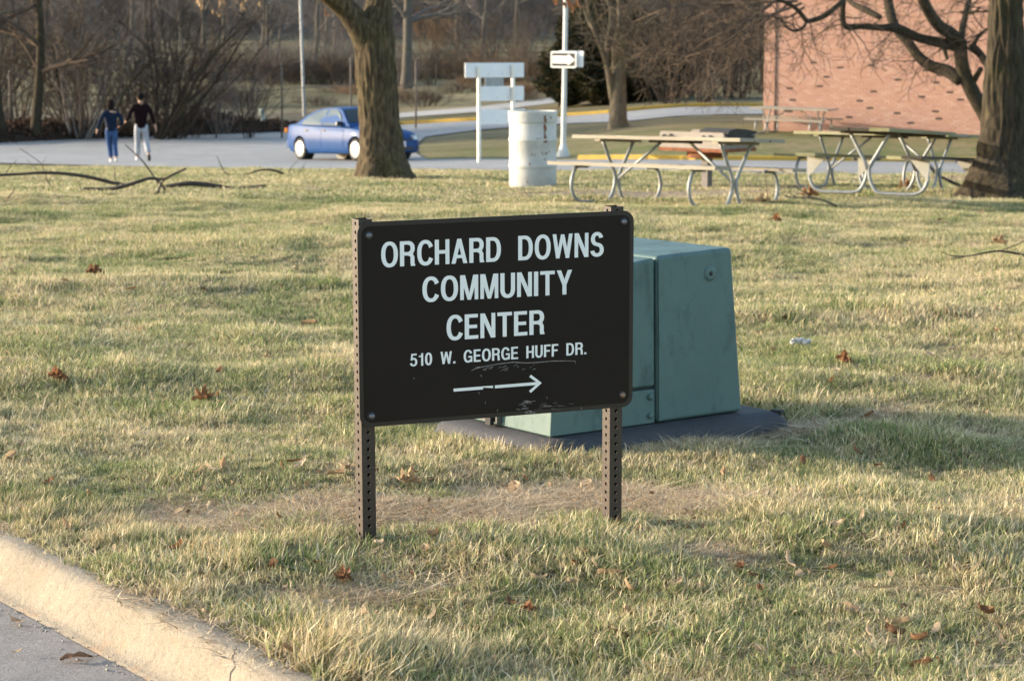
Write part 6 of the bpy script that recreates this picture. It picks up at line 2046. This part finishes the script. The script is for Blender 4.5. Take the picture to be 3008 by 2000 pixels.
for X, Y, s, k, m_, lab in [
    (222, 640, .16, -1, 'leaf_brown', 'dark brown curled leaf clump alone on the left lawn'), (300, 673, .085, 1, 'leaf_rust', 'rusty leaf lying right of the brown clump on the left lawn'),
    (138, 884, .12, -1, 'leaf_rust', 'rusty leaf clump in the grass far left, level with the lower sign'), (712, 753, .10, 2, 'leaf_tan', 'tan leaf on the lawn left of the sign'),
    (455, 937, .14, -1, 'leaf_rust', 'rust-coloured leaf clump in the grass left of the lower board edge'), (518, 946, .07, 3, 'leaf_tan', 'small tan leaf right of the rust-coloured clump'),
    (940, 1128, .115, -1, 'leaf_tan', 'large curled tan leaf clump under the sign near the left post'), (1000, 1118, .10, 5, 'leaf_rust', 'flat reddish leaf under the sign right of the curled clump'),
    (1187, 1140, .075, 4, 'leaf_pale', 'pale leaf standing upright under the middle of the sign'), (1350, 1130, .07, 2, 'leaf_pale', 'pale cupped leaf under the sign near the right post'),
    (800, 1103, .085, -1, 'leaf_pale', 'pale leaf clump beside the left sign post'), (678, 1075, .06, 1, 'leaf_rust', 'small orange leaf in the grass left of the sign post'),
    (1952, 846, .125, -1, 'leaf_rust', 'big rust-brown curled leaf right of the transformer'), (1795, 515, .16, -1, 'leaf_rust', 'brown leaf clump on the lawn above the transformer'),
    (2140, 826, .06, 2, 'leaf_pale', 'pale leaf on the grass right of the rust-brown curled one'), (752, 1320, .075, 1, 'leaf_rust', 'red-brown leaf on edge in the grass below the left post'),
    (800, 1358, .085, -1, 'leaf_brown', 'brown curled leaf pair on bare soil below the left post'), (893, 1355, .05, 3, 'leaf_tan', 'small golden leaf right of the brown pair'),
    (1402, 1337, .07, 2, 'leaf_tan', 'tan leaf half hidden in grass below the right post'), (1325, 1313, .055, 0, 'leaf_rust', 'rusty leaf upright in the grass below the sign middle'),
    (1520, 1396, .06, 5, 'leaf_pale', 'pale leaf flat in the grass, lower right of the sign'), (1556, 1366, .055, 4, 'leaf_pale', 'pale narrow leaf above the flat pale one'),
    (1955, 1416, .08, 5, 'leaf_tan', 'pinkish flat leaf in the lower right grass'), (2068, 1450, .06, 2, 'leaf_tan', 'tan leaf near the lower right corner of the lawn'),
    (1212, 1430, .06, -1, 'leaf_rust', 'orange-brown leaf clump in the grass at the bottom middle'), (1083, 1466, .06, 1, 'leaf_rust', 'orange leaf in the grass at the bottom, left of the clump'),
    (935, 1526, .065, 3, 'leaf_pale', 'whitish leaf near the bottom edge beside the kerb grass'), (1486, 1478, .06, 0, 'leaf_tan', 'leaf lying sideways near the bottom edge'),
    (2300, 570, .16, -1, 'leaf_tan', 'curled tan leaf clump on the twig at the right edge'), (1865, 458, .30, -1, 'leaf_rust', 'orange leaf heap by the near foot of the gusseted table'),
    (1760, 470, .22, -1, 'leaf_tan', 'tan leaf heap in front of the gusseted table'), (2085, 440, .30, -1, 'leaf_rust', 'rusty leaf heap beside the stick near the right-hand trunk'),
    (1310, 915, .0, 0, '', '')]:
    if not m_: continue
    leaf(Q(X, Y), s * (.62 if k < 0 else 1), k, m_, lab, None, .35 if k >= 0 else .2, .022 if k >= 0 else .03)
# on the street
def street_pt(X, Y):
    r = ray(X * K, Y * K); t = (-.105 - CAMH) / r[2]; return Vector(np.array([0, 0, CAMH]) + r * t)
for X, Y, s, lab in ((176, 1519, .085, 'dark leaf with long stem lying on the street'), (40, 1437, .06, 'small pale leaf on the street near the left edge'), (36, 1509, .035, 'tiny leaf scrap on the street by the left edge')):
    leaf(street_pt(X, Y), s, 5 if s > .07 else 0, 'leaf_brown' if s > .07 else 'leaf_tan', lab, None, .15, .012)
# many more that nothing tells apart
def free(p):
    if kerb_s(p.x, p.y) < .03: return False
    q = np.array([p.x, p.y]) - PN
    if -.15 < q @ PA < 1.2 and -.15 < q @ PB < 1.05: return False
    return True
for i in range(290):
    Y = 1568 * rl.random() ** .8
    Y = max(412, Y); X = rl.uniform(0, 2358)
    p = Q(X, Y)
    if not free(p) or p.y > 47: continue
    leaf(p, rl.uniform(.028, .062) * (1.25 if p.y > 14 else 1), rl.randrange(7), rl.choice(('leaf_tan', 'leaf_tan', 'leaf_tan', 'leaf_rust', 'leaf_brown', 'leaf_brown', 'leaf_pale', 'leaf_pale')), 'small dry leaf lost among many scattered over the grass', 'dry leaves scattered over the grass', .8, .027)
# fine litter: crumbs of leaf in the worn ground
nr = np.random.RandomState(17); pl = []
for X0, X1, Y0, Y1, n in ((240, 1650, 1090, 1260, 420), (2150, 2330, 392, 420, 500), (600, 1000, 405, 440, 260), (1240, 1900, 425, 470, 380), (0, 2358, 420, 1560, 500), (1500, 1800, 960, 1010, 90), (60, 900, 1180, 1560, 160)):
    for _ in range(n):
        p = Q(nr.uniform(X0, X1), nr.uniform(Y0, Y1))
        if free(p): pl.append((p.x, p.y, p.z + .012 + .01 * nr.rand()))
pl = np.array(pl)
lit = tufts('leaf_litter', pl, np.tile([0, 0, .3], (len(pl), 1)) + nr.normal(0, 1, (len(pl), 3)) * [1, 1, .4], .014, foliage_mat('litter', (.10, .058, .034), (.26, .165, .095), (.48, .36, .24)), None, nr, 1.7)
lit['kind'] = 'stuff'; lit['label'] = 'crumbs of dry leaf and straw on worn ground'

# ================================================================== grass
def clump(seed, nb, r, h, w, lean, flat=0.0, seg=3, bias=(.25, .05), hv=(.45, 1.25)):
    """a handful of blades; vertex colour: species, height along the blade, brightness"""
    g_ = np.random.RandomState(seed)
    vs, fs, cs = [], [], []
    for b in range(nb):
        a = g_.uniform(0, 6.283); q = r * math.sqrt(g_.rand())
        p = np.array([q * math.cos(a), q * math.sin(a), -.004])
        hh = h * g_.uniform(*hv); la = g_.uniform(0, 6.283); ll = abs(g_.normal(0, lean)) + .05
        ld = np.array([math.cos(la) * ll + bias[0], math.sin(la) * ll + bias[1], 0])
        up = max(.06, 1 - flat * g_.uniform(.7, 1.0))
        sd = np.array([-math.sin(la + g_.normal(0, .9)), math.cos(la + g_.normal(0, .9)), 0])
        ww = w * g_.uniform(.6, 1.3)
        sp, br = g_.rand(), g_.rand()
        o = len(vs)
        for i in range(seg + 1):
            t = i / seg
            c = p + np.array([0, 0, hh * up * (t - .18 * t * t * ll)]) + ld * hh * (t ** 1.7) + ld * hh * flat * t * .6
            wd = ww * (1 - t ** 1.6) * .5 + .0002
            if i < seg:
                vs += [c - sd * wd, c + sd * wd]; cs += [(sp, t, br, 1)] * 2
            else:
                vs.append(c); cs.append((sp, t, br, 1))
        for i in range(seg - 1): fs.append((o + 2 * i, o + 2 * i + 1, o + 2 * i + 3, o + 2 * i + 2))
        fs.append((o + 2 * seg - 2, o + 2 * seg - 1, o + 2 * seg))
    me = bpy.data.meshes.new('clump'); me.from_pydata([tuple(v) for v in vs], [], fs)
    ca = me.color_attributes.new('blade', 'FLOAT_COLOR', 'POINT'); ca.data.foreach_set('color', np.array(cs).ravel())
    return me
KINDS, KM = [], []
def kind(me, m):
    me.materials.append(M[m]); KINDS.append(me); return len(KINDS) - 1
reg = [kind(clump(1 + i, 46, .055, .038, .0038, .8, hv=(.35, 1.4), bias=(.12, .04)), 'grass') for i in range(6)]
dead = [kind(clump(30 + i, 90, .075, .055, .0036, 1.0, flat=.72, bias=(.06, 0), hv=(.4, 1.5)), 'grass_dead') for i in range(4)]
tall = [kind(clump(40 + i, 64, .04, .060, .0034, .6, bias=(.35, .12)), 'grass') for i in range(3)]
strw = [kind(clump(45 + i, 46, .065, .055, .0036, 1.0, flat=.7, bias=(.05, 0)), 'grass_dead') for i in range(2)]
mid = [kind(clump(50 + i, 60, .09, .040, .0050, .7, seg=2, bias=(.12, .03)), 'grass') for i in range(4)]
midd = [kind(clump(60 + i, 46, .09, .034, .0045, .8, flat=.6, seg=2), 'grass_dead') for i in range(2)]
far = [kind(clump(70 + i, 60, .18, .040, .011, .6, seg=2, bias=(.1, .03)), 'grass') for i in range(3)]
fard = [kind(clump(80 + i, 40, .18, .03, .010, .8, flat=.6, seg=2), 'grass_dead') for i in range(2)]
nr = np.random.RandomState(40)
def scatter(y0, y1, dens):
    n = int(.33 * (y1 * y1 - y0 * y0) * dens + 2.6 * (y1 - y0) * dens)
    y = np.sqrt(nr.uniform(y0 * y0, y1 * y1, n)); x = nr.uniform(-1, 1, n) * (.33 * y + 1.3)
    s = kerb_s(x, y)
    q = np.stack([x, y], 1) - PN
    a, b = q @ PA, q @ PB
    ok = (s > .012 + .05 * nr.rand(n) ** 2) & ~((a > -.07) & (a < 1.11) & (b > -.07) & (b < 1.0))
    return x[ok], y[ok], s[ok]
def patch(x, y, f, seed):
    rs = np.random.RandomState(seed); v = 0
    for _ in range(7):
        th, ph, k = rs.uniform(0, 6.28), rs.uniform(0, 6.28), f * rs.uniform(.5, 1.8)
        v = v + np.sin(k * (x * math.cos(th) + y * math.sin(th)) + ph)
    return v / 3.5
PX, PZ, PS, PV = [], [], [], []
for y0, y1, dens, rg, dd in ((4.3, 11.5, 1000, reg, dead), (11.5, 24, 330, mid, midd), (24, 51, 85, far, fard)):
    x, y, s = scatter(y0, y1, dens)
    if y0 < 5:
        x2, y2, s2 = scatter(5.5, 8.6, 1600); k2_ = dead_mask(x2, y2) > .45; x, y, s = np.concatenate([x, x2[k2_]]), np.concatenate([y, y2[k2_]]), np.concatenate([s, s2[k2_]])
    m = dead_mask(x, y) + .30 * patch(x, y, 9, 1) + .10 * patch(x, y, 3.1, 11) + .08 * patch(x, y, 21, 12)
    isd = nr.rand(len(x)) < np.clip((m - .26) * 1.55, 0, .96)
    hp = 1 + .25 * patch(x, y, 2.2, 2) + .30 * patch(x, y, 8, 3)
    if y0 > 20:
        # lawn ends at the near edge of the lot
        ex = np.array([Q(*p)[:2] for p in NEAR_EDGE]); o_ = np.argsort(ex[:, 0] / ex[:, 1]); ue_ = (ex[:, 0] / ex[:, 1])[o_]; ye = ex[:, 1][o_]
        keep = y < np.interp(x / y, ue_, ye) - .15
    else: keep = np.ones(len(x), bool)
    thin_ = isd & (nr.rand(len(x)) < .10)
    keep &= ~thin_
    vi = np.where(isd, np.array(dd)[nr.randint(0, len(dd), len(x))], np.array(rg)[nr.randint(0, len(rg), len(x))])
    if y0 < 5:
        st_ = (~isd) & (nr.rand(len(x)) < .20 + .22 * patch(x, y, 3, 7) + .12 * patch(x, y, 11, 8)); vi[st_] = np.array(strw)[nr.randint(0, 2, st_.sum())]
        tl_m = (~isd) & (patch(x, y, 5.5, 5) > .62 - .6 * (s < .5)) & (nr.rand(len(x)) < np.where(s < .55, .5, .10)) & (y < 9)
        vi[tl_m] = np.array(tall)[nr.randint(0, 3, tl_m.sum())]
    sc = np.clip(hp, .5, 1.6) * nr.uniform(.75, 1.2, len(x)) * np.where(isd, .85, 1.0 - .45 * np.clip(m, 0, 1))
    z = terrain(x, y)
    rot = np.stack([nr.normal(0, .08, len(x)), nr.normal(0, .08, len(x)), nr.uniform(-3.14, 3.14, len(x)) * .62], 1)
    PX.append(np.stack([x, y, z], 1)[keep]); PZ.append(rot[keep]); PS.append(sc[keep]); PV.append(vi[keep])
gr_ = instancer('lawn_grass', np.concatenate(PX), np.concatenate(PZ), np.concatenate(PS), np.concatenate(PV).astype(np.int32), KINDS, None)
tag(gr_, 'winter lawn grass, straw-coloured with green patches', None)
